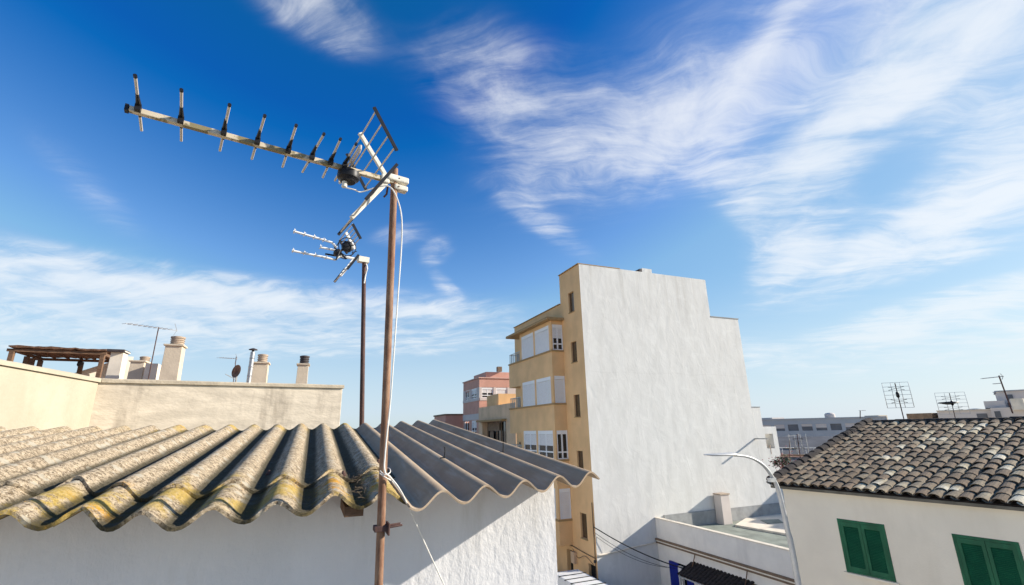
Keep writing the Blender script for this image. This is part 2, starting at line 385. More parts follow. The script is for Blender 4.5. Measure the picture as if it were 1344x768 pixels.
edges = [U0+.095, U0+.095-5.9*P, U0+.095-11.9*P, U0+.095-17.3*P]
for k in range(3):
    ub, ua = edges[k], edges[k+1]
    ew = [1.835, 1.80, 1.93][k]; st = [2.24, 2.16, 2.33][k]
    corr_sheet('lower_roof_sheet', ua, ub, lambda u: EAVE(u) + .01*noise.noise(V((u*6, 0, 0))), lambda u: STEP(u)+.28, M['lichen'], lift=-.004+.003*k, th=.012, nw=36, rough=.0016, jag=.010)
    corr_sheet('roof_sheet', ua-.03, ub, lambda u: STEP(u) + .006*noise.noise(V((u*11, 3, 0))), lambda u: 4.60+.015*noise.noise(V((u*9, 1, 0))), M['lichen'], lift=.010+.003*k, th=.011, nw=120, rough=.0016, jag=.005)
g0, g1 = U0+.06, U0+5*P+.055
corr_sheet('grey_roof_sheet', g0, g1, lambda u: 1.765 + (u-.4547)*.235, lambda u: 4.63+(u-.43)*.42, M['sheet'], lift=.006, th=.007, nw=70, nu_per=24)['label'] = 'plain grey newer corrugated sheet'
# hook bolts through the sheets
for x, y, big in ((583, 603, 0), (660, 595, 0), (354, 611, 1), (451, 617, 1), (497, 600, 1)):
    r = ray(x, y); P0 = CAM + r*((-.385)/(r.z-SL*r.y)); P0.z = roof_z(P0.x, P0.y)+.01
    mb = MB()
    if not big: mb.tube([P0-Z*.01, P0+Z*.03+X*.004, P0+Z*.05+X*.002], .0035, 6); mb.tube([P0+X*-.022-Z*.002, P0, P0+X*.006+Z*.006], .003, 6)
    else: mb.lathe(P0, [(.012, -.004), (.013, .004), (.008, .010), (.005, .018), (.001, .019)], 8)
    mb.build('hook_bolt', M['iron'] if not big else M['rust_dark'], near)
c = atw(463, 656, 1.99); c.z = crest_z(2.0)-2*A-.020
MB().obox(c, X, Y, Z, -.03, .035, -.06, .2, -.034, .0).build('batten_end', M['wood'], near)

vt = thing('unseen_terrace', 'unseen pale tiled terrace added to bounce light onto the corrugated outbuilding', 'terrace', (-1, -2, 0))  # out of view; added so its sunlit floor bounces light onto the near wall
MB().box(-3.6, 1.1, -6, WF-.003, H-1.75, H-1.6).build('floor', M['terrace_floor'], vt)
MB().box(-3.59, 1.09, -5.99, WF-.004, 0, H-1.752).build('wall', M['white_near'], vt)
MB().box(1.0, 1.1, -6, WF-.25, H-1.598, H-1.05).build('parapet', M['white_near'], vt)
sh0 = thing('unseen_street_house', 'unseen plain white house added to bounce light onto the ochre building', 'house', (-1, 25, 0))  # hidden behind the near roof; added to bounce sunlight onto the ochre facade
shm = MB(); sw = [(a_, a_+1.0, z0, z0+1.4) for a_ in (2, 6, 10, 14, 18, 22) for z0 in (1.2, 4.6)]
shm.wall(V((1.6, 10.5, 0)), Y, X, 26, 0, H-.5, sw, .15); shm.box(-4, 1.58, 10.5, 10.6, 0, H-.5); shm.box(-4, 1.58, 36.4, 36.5, 0, H-.5); shm.box(-4, 1.58, 10.61, 36.39, H-.9, H-.7)
shm.build('wall', M['white_near'], sh0)
for a_, b2_, z0, z1 in sw: MB().box(1.44, 1.47, 10.5+a_, 10.5+b2_, z0, z1).build('shutter', M['green'], sh0)

tg = MB(); rt = random.Random(11)
for k in range(55):
    u = U0-.5*P*1.0+.18*P+rt.gauss(0, .030); u = min(u, .36) ; u = U0-P*.5+.005+rt.gauss(0, .026); w = 2.12+rt.gauss(0, .13)
    z = roof_z(u, w)+.012+rt.random()*.022; a_ = rt.uniform(0, 6.28); L_ = rt.uniform(.02, .045); d_ = V((math.cos(a_), math.sin(a_), rt.uniform(-.25, .35)))*L_
    p_ = V((u, w, z)); tg.tube([p_-d_*.5, p_+Z*rt.uniform(-.004, .008), p_+d_*.5], .0011, 4)
o = tag(tg.build('dry_twigs', M['twig'], None, loc=(.19, 2.1, H-.2)), 'tangle of dry twigs lying in the roof trough beside the rusty mast', 'twigs'); o['kind'] = 'stuff'

# ------------------------------------------------------------------ terrace building on the left with its parapets
ter = thing('terrace_building', 'cream rendered house block with stained parapet walls behind the corrugated roof', 'building', (-4, 12, 0))
a, b_, c_ = V((.409, 7.99, 0)), V((-2.536, 7.587, 0)), V((-2.747, 5.891, 0))
PT = H+.722
d1 = (a-b_).normalized(); n1 = V((d1.y, -d1.x, 0)); L1 = (a-b_).length            # n1 points to the viewer
MB().obox(b_, d1, -n1, Z, -.16, L1, 0, .2, 0, PT-.05).build('parapet_wall', M['cream_grey'], ter, bevel=.008)['label'] = 'shaded stained parapet wall facing the camera'
d2 = (c_-b_).normalized(); n2 = V((-d2.y, d2.x, 0))
if n2.x < 0: n2 = -n2
MB().obox(b_, d2, -n2, Z, 0.002, 6.5, 0, .2, 0, PT-.05).build('parapet_wall', M['cream'], ter, bevel=.008)['label'] = 'sunlit pale parapet wall on the left'
def coping(O, ex, en, x0, x1):
    mb = MB(); n = int((x1-x0)/.12)
    for i in range(n+1):
        pass
    prof = [(-.225, 0), (-.225, .04), (-.2, .052), (.01, .052), (.028, .038), (.028, 0)]
    vs = []
    for i in range(n+1):
        x = x0+(x1-x0)*i/n; j = .006*noise.noise(V((x*3, O.x, 0)))+.003*noise.noise(V((x*14, 1, 0)))
        vs += [O + ex*x + en*(p+j) + Z*(PT-.05+z+(j if z > .03 else 0)) for p, z in prof]
    k = len(prof); fs = [(i*k+q, (i+1)*k+q, (i+1)*k+(q+1) % k, i*k+(q+1) % k) for i in range(n) for q in range(k)]
    fs += [tuple(range(k)), tuple(n*k+q for q in range(k))[::-1]]
    mb.add(vs, fs); return mb
coping(b_, d1, n1, .03, L1+.02).build('coping', M['coping'], ter)
coping(b_, d2, n2, -.2, 6.5).build('coping', M['cream'], ter)
MB().add([b_-n1*.2+Z*H, a-n1*.2+Z*H, a-n1*16+Z*H, V((-12, 26, H)), c_-n2*.2+d2*4.6+Z*H-X*6, c_-n2*.2+d2*4.6+Z*H], [(0, 1, 2, 3, 4, 5)])
fl = MB(); fl.box(-12, -2.95, 8.2, 24, 0, H); fl.box(-2.94, .36, 8.25, 24, 0, H); fl.box(-9, -3.8, 1.2, 8.19, 0, H-.02)
fl.build('roof_terrace', M['redtile'], ter)
def chim(name, pxs, D, mat, pot, cap=True, label=None, depth=.34):
    xl, xr, yt, xt0, xt1, ypt, ybt = pxs
    p0, p1 = atd(xl, yt, D), atd(xr, yt, D); w = (p1-p0).length; cx = (p0+p1)/2; zt = cx.z
    mb = MB(); mb.prism([(-w/2-.03, H), (w/2+.03, H), (w/2, zt), (-w/2, zt)], V((cx.x, cx.y, 0)), X, Y, Z, 0, depth)
    if cap: mb.box(cx.x-w/2-.035, cx.x+w/2+.035, cx.y-.035, cx.y+depth+.035, zt, zt+.04)
    o = mb.build('chimney', mat, ter, bevel=.006)
    if label: o['label'] = label
    if pot:
        q0, q1 = atd(xt0, (ypt+ybt)/2, D), atd(xt1, (ypt+ybt)/2, D); r = (q1-q0).length/2; zc = atd(xt0, ypt, D).z
        h = zc-zt-.04; prof = []; N = 4
        for k in range(N):
            a0 = zt+.041+h*k/N; prof += [(r*.86, a0), (r*.86, a0+h*.1), (r, a0+h*.11), (r, a0+h/N-.012), (r*.86, a0+h/N-.002)]
        prof += [(r*1.02, zc-.01), (r*1.02, zc+.015), (r*.6, zc+.03)]
        pc = V(((q0.x+q1.x)/2, cx.y+depth/2, 0))
        MB().lathe(pc, prof, 20).build('chimney_pot', M[pot], o)
    return o
chim('c', (216.7, 239.6, 454, 221, 241, 441, 452), 14, M['chimney'], 'terracotta_pot', label='tall chimney with ringed pot')
chim('c', (331, 352, 477, 337, 351, 465, 475), 14.5, M['chimney'], 'terracotta_pot', label='short chimney with ringed pot beside the flue')
chim('c', (391, 405, 479, 393, 406, 467, 477), 14.5, M['chimney'], 'soot', label='narrow chimney with black pot')
chim('c', (145.5, 163, 462, 0, 0, 0, 0), 16, M['chimney_white'], None, label='white chimney with flat dark cap')
chim('c', (171, 190, 475, 178, 193, 467, 473), 15, M['chimney'], 'terracotta_pot', label='low wide chimney with grey ring pot', depth=.6)
chim('c', (191, 208, 477, 0, 0, 0, 0), 14.6, M['chimney_white'], None, cap=False, label='plain pale block between the chimneys', depth=.5)
p0, p1 = atd(143, 461, 16), atd(164, 461, 16)
MB().box(p0.x-.03, p1.x+.03, p0.y-.06, p0.y+.42, p0.z-.01, p0.z+.05).build('chimney_cap', M['soot'], ter)
# stair bulkhead with sloping top behind the pergola
q = [atd(90, 492, 20), atd(170, 495, 20), atd(168, 468, 20), atd(158, 469, 20)]
bk = MB(); ex = (q[1]-q[0]); ex.z = 0; ex.normalize(); ey = V((-ex.y, ex.x, 0)); Lb = (q[1]-q[0]).length
bk.prism([(0, H-q[0].z), (Lb, H-q[0].z), (Lb, q[2].z-q[0].z), (Lb*.9, q[2].z-q[0].z), (0, .0)], q[0], ex, ey, Z, 0, 1.5)
bk.build('stair_bulkhead', M['chimney_white'], ter)

# pergola
zt = H+2.385
Aq, Bq, Cq = V((-7.67, 16.9, zt)), V((-5.75, 17.06, zt)), V((-5.86, 18.85, zt)); Dq = Aq+Cq-Bq
per = thing('pergola', 'brown timber pergola with reed roof standing on the terrace at far left', 'pergola', (-6.7, 17.9, H))
mb = MB(); g = 24
ex, ey = (Bq-Aq), (Dq-Aq)
vs = []
for s_ in (0, 1):
    for j in range(9):
        for i in range(g+1):
            fx, fy = -.04+1.08*i/g, -.05+1.08*j/8
            zz = .03*noise.noise(V((fx*8, fy*3, s_)))+.018*noise.noise(V((fx*30, fy*2, 1)))
            vs.append(Aq+ex*fx+ey*fy+Z*(zz+(.07 if s_ == 0 else .015)))
nn = 9*(g+1); fs = []
for j in range(8):
    for i in range(g):
        a0 = j*(g+1)+i; fs += [(a0, a0+1, a0+g+2, a0+g+1), (nn+a0, nn+a0+g+1, nn+a0+g+2, nn+a0+1)]
for i in range(g): fs += [(i, nn+i, nn+i+1, i+1), (8*(g+1)+i+1, nn+8*(g+1)+i+1, nn+8*(g+1)+i, 8*(g+1)+i)]
for j in range(8): fs += [((j+1)*(g+1), nn+(j+1)*(g+1), nn+j*(g+1), j*(g+1)), (j*(g+1)+g, nn+j*(g+1)+g, nn+(j+1)*(g+1)+g, (j+1)*(g+1)+g)]
mb.add(vs, fs); mb.build('reed_roof', M['reed'], per)
for p in (Aq, Bq, Cq, Dq, (Aq+Dq)/2, (Aq+Dq)/2+(Dq-Aq)*.2, (Cq+Dq)/2, Bq+(Cq-Bq)*.85):
    MB().box(p.x-.05, p.x+.05, p.y-.05, p.y+.05, H, zt-.1).build('post', M['wood'], per)
for p, q_ in ((Aq-ex*.06, Bq+ex*.04), (Dq-ex*.06, Cq+ex*.04), (Aq, Dq), (Bq, Cq)):
    MB().bar(p-Z*.055, q_-Z*.045, .055, .075).build('beam', M['wood'], per)
for k in range(1, 6):
    MB().bar(Aq+ex*k/6+Z*.0, Dq+ex*k/6+Z*.0, .04, .05).build('rafter', M['wood'], per)
p = Aq+ex*.62+ey*.5
tag(MB().lathe(p-Z*.34, [(.01, .29), (.012, .18), (.06, .14), (.07, .05), (.04, 0)], 10).build('hanging_lantern', M['iron'], None, loc=tuple(p-Z*.34)), 'small dark lantern hanging under the reed roof of the pergola', 'lantern')

# flue pipe, dish, thin antennas on the terrace
f0, f1 = atd(326, 500, 14.2), atd(332, 462, 14.2); f0.z = H
fl = thing('flue_pipe', 'thin metal flue pipe with a little cap beside a short chimney', 'flue', tuple(f0))
fb = MB(); fb.tube([f0, f1], .055, 10)
for k in range(8): fb.lathe(f0+(f1-f0)*(.15+.11*k), [(.056, -.012), (.064, 0), (.056, .012)], 10)
fb.build('pipe', M['steel'], fl)
MB().lathe(f1, [(.03, .0), (.03, .05), (.11, .052), (.10, .07), (.02, .10)], 12).build('cowl', M['soot'], fl)
dc = atd(311, 487.5, 13)
ds = thing('satellite_dish', 'rust brown satellite dish seen edgewise above the parapet', 'satellite dish', (dc.x, dc.y, H))
ax = V((-1.0, -.95, .15)).normalized()
prof = [(.0, 0), (.07, .010), (.13, .036), (.155, .05), (.150, .054), (.07, .017), (.0, .008)]
MB().lathe(dc-ax*.03, prof, 22, ax).build('reflector', M['rust'], ds)
MB().tube([V((dc.x, dc.y+.06, H)), dc+Y*.06], .022, 8).build('mount', M['steel'], ds)
MB().tube([dc-Z*.19, dc+ax*.28-Z*.12], .008, 6).build('feed_arm', M['steel'], ds)
def thin_yagi(nm, label, foot, top, lft, rgt, ndir, r, mat=M['steel'], rod=.12, tip=True):
    t = thing(nm, label, 'antenna', tuple(foot))
    MB().tube([foot, top], r*1.6, 8).build('mast', M['rust_dark'], t)
    bm_ = MB(); bm_.tube([lft, rgt], r, 6); bm_.build('boom', mat, t)
    d = (rgt-lft).normalized(); e = d.cross(Z).normalized()
    for k in range(ndir):
        p = lft+(rgt-lft)*((k+.3)/ndir*.85); MB().tube([p-e*rod, p+e*rod], r*.6, 5).build('director', mat, t)
    if tip:
        for s_ in (1, -1): MB().tube([rgt-d*.02, rgt-d*.12+Z*s_*.16], r*.7, 5).build('reflector', mat, t)
    return t
pf = atd(195, 493, 13.4); pt = atd(208, 431, 13.4); pf.z = H
thin_yagi('rooftop_antenna', 'long thin aerial on a dark pole beside the tall chimney on the terrace', pf, pt+Z*.03, atd(165, 424.5, 12.6), atd(233, 434, 13.7), 9, .007)
pf = atd(309, 495, 17); pt = atd(310, 469, 17); pf.z = H
thin_yagi('rooftop_antenna', 'small faint aerial on a short pole directly behind the rusty satellite dish', pf, pt+Z*.02, atd(288, 469.5, 16.6), atd(312, 471, 17.2), 6, .007)

# ------------------------------------------------------------------ the big yagi on the rusty mast
zb = atw(519, 240, 1.74).z
BL, BR = atz(176, 145, zb), atz(531, 243, zb)
eb = (BL-BR).normalized(); er = V((-eb.y, eb.x, 0))                 # eb towards the front, er towards the viewer
if er.y > 0: er = -er
mt, mbm = atw(518, 222, 1.74), atw(497, 768, 1.74)
mdir = (mbm-mt).normalized(); mlow = mbm+mdir*((mbm.z-(H-1.6))/-mdir.z)
ant = thing('television_antenna', 'large yagi television antenna with V grid reflector on a rusty mast at the roof edge', 'antenna', tuple(mlow))
MB().tube([mlow, mt+(mlow-mt)*.5, mt], .0135, 16).build('mast', M['rust'], ant)
BO = mt + (mlow-mt)*((zb-mt.z)/(mlow.z-mt.z)) ; BO = BO + er*.028   # boom passes on the near side of the mast
def bp(s_, r_=0, z_=0): return BR + eb*s_ + er*r_ + Z*z_
Lb = (BL-BR).length
MB().obox(BR, eb, er, Z, .03, Lb+.012, -.009, .009, -.009, .009).build('boom', M['boom'], ant, bevel=.002)
MB().obox(BR, eb, er, Z, Lb+.0125, Lb+.022, -.0105, .0105, -.0105, .0105).build('boom_cap', M['plastic'], ant)
for i, s_ in enumerate((.86, .752, .634, .535, .437, .358, .293, .243)):
    hl = .149; c = bp(s_, .016, .012); tl = .012*(random.random()-.5)
    p, q = c-er*hl+eb*tl, c+er*hl-eb*tl
    ro = MB().tube([p, q], .0042, 8).build('director', M['alu'], ant)
    MB().tube([c-er*.062, c-er*.05, c-er*.012, c+er*.012, c+er*.05, c+er*.062], [.0046, .0050, .0072, .0072, .0050, .0046], 10).build('sleeve', M['plastic'], ro)
    MB().tube([q-er*.006, q+er*.003], .0052, 8).build('end_cap', M['plastic'], ro)
    MB().obox(c, eb, er, Z, -.008, .008, -.0098, .0098, -.020, .000).build('saddle', M['plastic'], ro)
# dipole box and folded dipole
c = bp(.222, 0, -.012)
box = MB().lathe(c, [(.034, .002), (.040, -.002), (.041, -.020), (.039, -.028), (.030, -.034), (.027, -.041), (.004, -.042)], 22).build('dipole_box', M['plastic'], ant)
MB().lathe(c-Z*.043+eb*.012, [(.010, 0), (.010, -.022), (.005, -.024)], 10).build('cable_gland', M['clamp'], box)
fd = MB(); hl = .13
for dz in (.005, .032):
    fd.tube([bp(.222, -hl, dz), bp(.222, hl, dz)], .0042, 8)
for s_ in (1, -1):
    fd.tube([bp(.222, s_*hl, .005), bp(.222, s_*(hl+.012), .012), bp(.222, s_*(hl+.012), .025), bp(.222, s_*hl, .032)], .0042, 8)
fd.build('folded_dipole', M['alu'], ant)
# V-shaped corner reflector
def refl(sg):
    T, Bt = (.187, .163*sg), (.109, .039*sg)
    if sg < 0: T, Bt = (.192, -.185), (.105, -.040)
    root_ = (.075, .012*sg)
    dv = V((T[0]-root_[0], 0, T[1]-root_[1])); k = 1.06
    arm = MB(); arm.bar(bp(root_[0], 0, root_[1]), bp(root_[0]+dv.x*k, 0, root_[1]+dv.z*k), .016, .012, er)
    pn = arm.build('reflector_arm', M['clamp'], ant, bevel=.002)
    ends = []
    for i in range(4):
        f = i/3; s_, z_ = Bt[0]+(T[0]-Bt[0])*f, Bt[1]+(T[1]-Bt[1])*f
        MB().tube([bp(s_, -.178, z_), bp(s_, .178, z_)], .0032, 8).build('reflector_rod', M['alu'], pn)
    for r_ in (-.178, .178):
        mbs = MB().bar(bp(Bt[0]-.008, r_, Bt[1]-.012*sg), bp(T[0]+.008, r_, T[1]+.012*sg), .011, .007, er)
        mbs.build('end_strip', M['plastic'], pn)
refl(1); refl(-1)
ck = MB(); ck.obox(BR, eb, er, Z, -.012, .075, -.019, .019, .0, .026); ck.obox(BR, eb, er, Z, -.010, .045, -.017, .017, -.034, -.012)
ck.obox(BR, eb, er, Z, .066, .10, -.014, .014, -.018, .018)
ck.build('mast_clamp', M['clamp'], ant, bevel=.005)
cb = MB()
for dz in (-.024, .012):
    cb.tube([bp(.03, .02, dz), bp(.03, -.065, dz)], .003, 6)
cb.tube([bp(.062, -.02, -.012), bp(.062, -.03, -.045), bp(.072, -.03, -.06)], .004, 6); cb.build('clamp_bolt', M['rust_dark'], ant)
# bracket on the wall side of the mast
cp = atw(502, 693, 1.74)
br = MB(); br.obox(cp, X, Y, Z, -.028, .018, -.024, .024, -.008, .008); br.obox(cp, X, Y, Z, .014, .02, -.03, .03, -.02, .016)
for dy in (-.018, .016): br.tube([cp+X*-.02+Y*dy, cp+X*.062+Y*(dy+.004)+Z*.006], .0038, 7)
br.build('mast_bracket', M['rust_dark'], ant, bevel=.002)
br = MB().bar(mbm+mdir*.35, V((mbm.x-.03, WF-.002, mbm.z-.36)), .03, .03); br.build('wall_bracket', M['rust_dark'], ant)
# white coax cable
def smooth_path(pts, n=8):
    out = []
    for i in range(len(pts)-1):
        p0, p1, p2, p3 = pts[max(i-1, 0)], pts[i], pts[i+1], pts[min(i+2, len(pts)-1)]
        for k in range(n):
            t = k/n; out.append(((p1*2)+(p2-p0)*t+(p0*2-p1*5+p2*4-p3)*t*t+(p1*3-p0-p2*3+p3)*t**3)*.5)
    out.append(pts[-1]); return out
w_ = 1.70
cpts = [bp(.222, 0, -.012)-Z*.066+eb*.012, atw(465, 249, bp(.222).y), atw(474, 252, w_+.01), atw(494, 246, w_), atw(511, 245, w_-.01), atw(521, 260, w_-.02), atw(527, 285, w_-.02), atw(527, 320, w_), atw(523, 380, w_), atw(518, 450, w_+.01), atw(513, 520, w_+.015), atw(506, 590, w_+.012), atw(505, 618, w_), atw(513, 627, w_+.02), atw(528, 648, w_+.05), atw(548, 692, 1.9), atw(583, 768, 2.12), atw(600, 800, 2.17)]
tag(MB().tube(smooth_path(cpts), .0026, 8).build('coaxial_cable', M['cable'], None, loc=tuple(cpts[-1])), 'white coaxial cable running down the rusty mast and across the shaded wall', 'cable')
tw = [atw(499, 618, 1.72), atw(505, 623, 1.70), atw(512, 620, 1.71), atw(511, 615, 1.75), atw(503, 614, 1.765), atw(498, 620, 1.74), atw(505, 626, 1.70), atw(517, 634, 1.74), atw(530, 652, 1.79)]
tag(MB().tube(smooth_path(tw), .0017, 7).build('cable_tie', M['cable'], None, loc=tuple(tw[0])), 'loose pale wire looped round the rusty mast at the eave', 'wire')

# ------------------------------------------------------------------ the smaller three-boom antenna behind
w2 = 8.4; K2 = 8.4/5.1
t2 = atw(478, 339, w2); b2 = atw(478, 556, w2); b2.z = H-.6
an2 = thing('television_antenna', 'smaller three-boom television antenna on a dark thin mast behind the corrugated roof', 'antenna', tuple(b2))
MB().tube([b2, t2], [.040, .036], 12).build('mast', M['rust_dark'], an2)
E2 = eb; N2 = er
def pl(x, y, off=0): return onp(x, y, t2+N2*off, N2)
up_ = [pl(385, 303.5), pl(425, 315), pl(436, 318.5), pl(442, 325)]; lo_ = [pl(383, 329), pl(425, 337.5), pl(440, 341), pl(447, 336)]; mi_ = [pl(420, 324.5), pl(440, 328.5)]
for pts in (up_, lo_, mi_):
    o = MB().tube(pts, .0115*K2, 10).build('boom', M['alu_white'], an2)
    n = 4 if len(pts) > 2 else 1
    for k in range(n):
        p = pts[0]+(pts[min(2, len(pts)-1)]-pts[0])*((k+.12)/(n if n > 1 else 4))
        e = MB(); e.tube([p-N2*.09, p+N2*.09], .007, 6); e.tube([p-N2*.02, p-N2*.02+Z*.06], .006, 6)
        e.build('director', M['alu_white'], o)
cx = pl(456, 324)
MB().lathe(cx, [(.06, -.05), (.10, -.03), (.10, .03), (.06, .05)], 18, N2).build('dipole_box', M['plastic'], an2)
cx = pl(443, 332)
cl = MB(); cl.lathe(cx, [(.03, -.10), (.065, -.04), (.065, .04), (.03, .10)], 14, N2)
for k in range(5):
    an_ = k*1.25; cl.tube([cx+N2*(.08*(k-2)), cx+N2*(.08*(k-2))+E2*.17*math.cos(an_)+Z*.2*math.sin(an_)], .016, 6)
cl.build('boom_joint', M['plastic'], an2)
lp_ = MB(); cx2 = pl(454, 326)
for sg in (-1, 1):
    ring = [cx2+N2*sg*.09+E2*.15*math.cos(q_*math.pi/8)+Z*.17*math.sin(q_*math.pi/8) for q_ in range(17)]; lp_.tube(ring, .008, 6, cap=False)
for q_ in range(4): lp_.tube([cx2-N2*.16+E2*(.1*q_-.15), cx2+N2*.16+E2*(.1*q_-.15)+Z*(.05*q_-.08)], .007, 5)
lp_.build('folded_dipole', M['plastic'], an2)
MB().tube([pl(447, 336), pl(480, 343)], .026, 8).build('rear_boom', M['alu_white'], an2)
MB().obox(t2, E2, N2, Z, -.08, .11, -.055, .055, -.09, .015).build('mast_clamp', M['clamp'], an2, bevel=.006)
for sg, (rt, tp) in ((1, (pl(466, 327), pl(454, 305))), (-1, (pl(464, 341), pl(447, 362)))):
    arm = MB().bar(rt, tp, .045, .03, N2).build('reflector_arm', M['alu_white'], an2)
    for k in range(5):
        p = rt+(tp-rt)*(.2+.2*k)
        MB().tube([p-N2*.42, p+N2*.42], .009, 6).build('reflector_rod', M['alu'], arm)
    for r_ in (-.42, .42):
        MB().bar(rt+(tp-rt)*.15+N2*r_, tp+N2*r_, .04, .025, N2).build('end_strip', M['plastic'], arm)
cb2 = smooth_path([pl(480, 345), atw(482, 352, w2-.08), atw(480, 360, w2-.05), atw(478, 372, w2-.05)])
MB().tube(cb2, .013, 7).build('cable', M['cable'], an2)

# ------------------------------------------------------------------ apartment tower
tow = thing('apartment_building', 'tall ochre apartment building with a huge blank white side wall', 'apartment building', (20, 30, 0))
h = lambda z: z+H
TW = 23.9
def opening(kind, O, ex, n, x0, x1, z0, z1, depth, frame_parent):
    """window set in an opening of a facade; kind: shut, half, open, glass"""
    ez = Z; fr = MB(); t_ = .06
    fr.obox(O, ex, -n, ez, x0, x0+t_, depth-.1, depth, z0, z1); fr.obox(O, ex, -n, ez, x1-t_, x1, depth-.1, depth, z0, z1)
    fr.obox(O, ex, -n, ez, x0+t_, x1-t_, depth-.1, depth, z1-.22 if kind != 'glass' else z1-t_, z1); fr.obox(O, ex, -n, ez, x0+t_, x1-t_, depth-.1, depth, z0, z0+t_)
    if kind in ('half', 'open', 'glass'):
        xm = (x0+x1)/2; fr.obox(O, ex, -n, ez, xm-.045, xm+.045, depth-.08, depth-.01, z0+t_, z1-t_)
        zl = z0+(z1-z0)*.24; fr.obox(O, ex, -n, ez, x0+t_, xm-.046, depth-.08, depth-.01, zl-.04, zl+.04); fr.obox(O, ex, -n, ez, xm+.046, x1-t_, depth-.08, depth-.01, zl-.04, zl+.04)
    f = fr.build('window', M['frame'], frame_parent)
    if kind in ('shut', 'half'):
        zb_ = z0+t_ if kind == 'shut' else z0+(z1-z0)*.46
        sh = MB(); k = 0; z_ = zb_
        while z_ < z1-.23:
            z2 = min(z_+.052, z1-.225); sh.obox(O, ex, -n, ez, x0+t_+.002, x1-t_-.002, depth-.072+.004*(k % 2), depth-.05, z_, z2-.006); z_ += .052; k += 1
        sh.build('roller_shutter', M['roll'], f)
    if kind != 'shut':
        MB().obox(O, ex, -n, ez, x0+t_, x1-t_, depth-.03, depth-.02, z0+t_, z1-.2).build('pane', M['glass'], f)
    return f
# gable wall (white) - real thickness, stepped top
gw = MB(); gw.box(14.503, 24.68, TW, TW+.12, 0, h(9.8)); gw.box(24.681, 27.2, TW, TW+.35, 0, h(7.14))
gw.build('gable_wall', M['white_tower'], tow)
st = MB(); st.box(24.70, 27.25, TW-.03, TW+.5, h(7.142), h(7.2)); st.build('coping', M['upstand'], tow)
rc = MB(); p = atw(845, 354, TW+.6); rc.box(p.x-.35, p.x+.45, TW+.36, TW+1.2, h(9.3), h(10.22)); rc.build('rooftop_block', M['white_tower'], tow)
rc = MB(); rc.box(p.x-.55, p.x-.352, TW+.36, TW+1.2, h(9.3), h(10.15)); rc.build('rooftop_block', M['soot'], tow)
MB().box(14.6, 27.1, TW+.36, 34, h(6.4), h(6.9)).build('roof_slab', M['felt'], tow)
MB().box(27.0, 27.3, TW+.36, 34, 0, h(6.9)).build('rear_wall', M['white_tower'], tow)
# stair strip facade u=14.5
slits = [(24.74-TW, 25.42-TW, h(a_), h(b2_)) for a_, b2_ in ((7.0, 8.28), (3.86, 5.12), (.64, 1.92), (-2.56, -1.27), (-5.86, -4.58))]
garage = (.14, .9, .13, h(-7.0))
fs_ = MB(); fs_.wall(V((14.5, TW, 0)), Y, -X, 26.5-TW, 0, h(9.8), slits+[garage], .16)
fs_.box(14.52, 17.5, 26.44, 26.5, h(6.9), h(9.8)); fs_.box(17.44, 17.5, TW+.36, 26.43, h(6.9), h(9.8)); fs_.box(14.7, 17.43, TW+.36, 26.43, h(9.6), h(9.7))
fs_.build('stair_facade', M['tan'], tow)
for s0, s1, z0, z1 in slits:
    o = MB().box(14.64, 14.66, TW+s0, TW+s1, z0, z1).build('slit_window', M['slitpane'], tow)
    MB().box(14.60, 14.638, TW+s1-.045, TW+s1, z0, z1).build('slit_frame', M['wood'], o)
    MB().box(14.45, 14.64, TW+s0-.03, TW+s1+.03, z0-.05, z0-.004).build('sill', M['ledge'], o)
MB().box(14.645, 14.68, TW+.13, TW+.9, 0, h(-7.0)).build('garage_door', M['dark'], tow)
MB().box(14.42, 17.55, TW-.015, 26.52, h(9.803), h(9.85)).build('parapet_cap', M['ledge'], tow)
# main facade (set back plane u=14.5 from w=26.5 on)
BAYU, B0, B1, BE = 13.65, 26.4, 31.45, 33.6
door = (25.95+.55-26.5+.02, 1.0, .13, h(-6.75))
mf = MB(); mf.wall(V((14.5, 26.5, 0)), Y, -X, 7.9, 0, h(7.85), [(.02, .72, .13, h(-6.75)), (3.0, 3.9, .13, h(-6.8))], .25)
mf.box(14.52, 14.75, 34.36, 34.4, 0, h(7.85)); mf.box(14.52, 20, 34.2, 34.35, 0, h(7.0))
mf.build('facade', M['tan'], tow)
MB().box(14.74, 14.77, 26.5, 30.6, 0, h(-6.7)).build('door', M['dark'], tow)
MB().box(14.42, 14.9, 26.53, 34.45, h(7.853), h(7.9)).build('parapet_cap', M['ledge'], tow)
MB().box(13.25, 14.498, 26.1, 33.2, h(6.68), h(6.84)).build('eave_slab', M['ledge'], tow)
# projecting bay: spandrels + window bands
ledges = [4.74, 1.46, -1.82, -5.08]; heads = [6.44, 3.16, -.12, -3.4]
bay = MB(); holesF, holesS = [], []
for zl, zh in zip(ledges, heads):
    for w0, w1 in ((26.72, 28.84), (29.1, 31.14)): holesF.append((w0-B0, w1-B0, h(zl)+.05, h(zh)))
    holesS.append((.1, .83, h(zl)+.05, h(zh)))
bay.wall(V((BAYU, B0, 0)), Y, -X, B1-B0, h(-6.4), h(6.68), holesF, .12)
bay.wall(V((BAYU, B0, 0)), X, -Y, 14.5-BAYU, h(-6.4), h(6.68), holesS, .12)
bay.add([(BAYU, B1, h(-6.4)), (14.5, B1, h(-6.4)), (14.5, B1, h(6.68)), (BAYU, B1, h(6.68))], [(3, 2, 1, 0)])
bay.add([(BAYU, B0, h(-6.4)), (14.5, B0, h(-6.4)), (14.5, B1, h(-6.4)), (BAYU, B1, h(-6.4))], [(3, 2, 1, 0)])
bay = bay.build('bay', M['tan'], tow)
ld = MB()
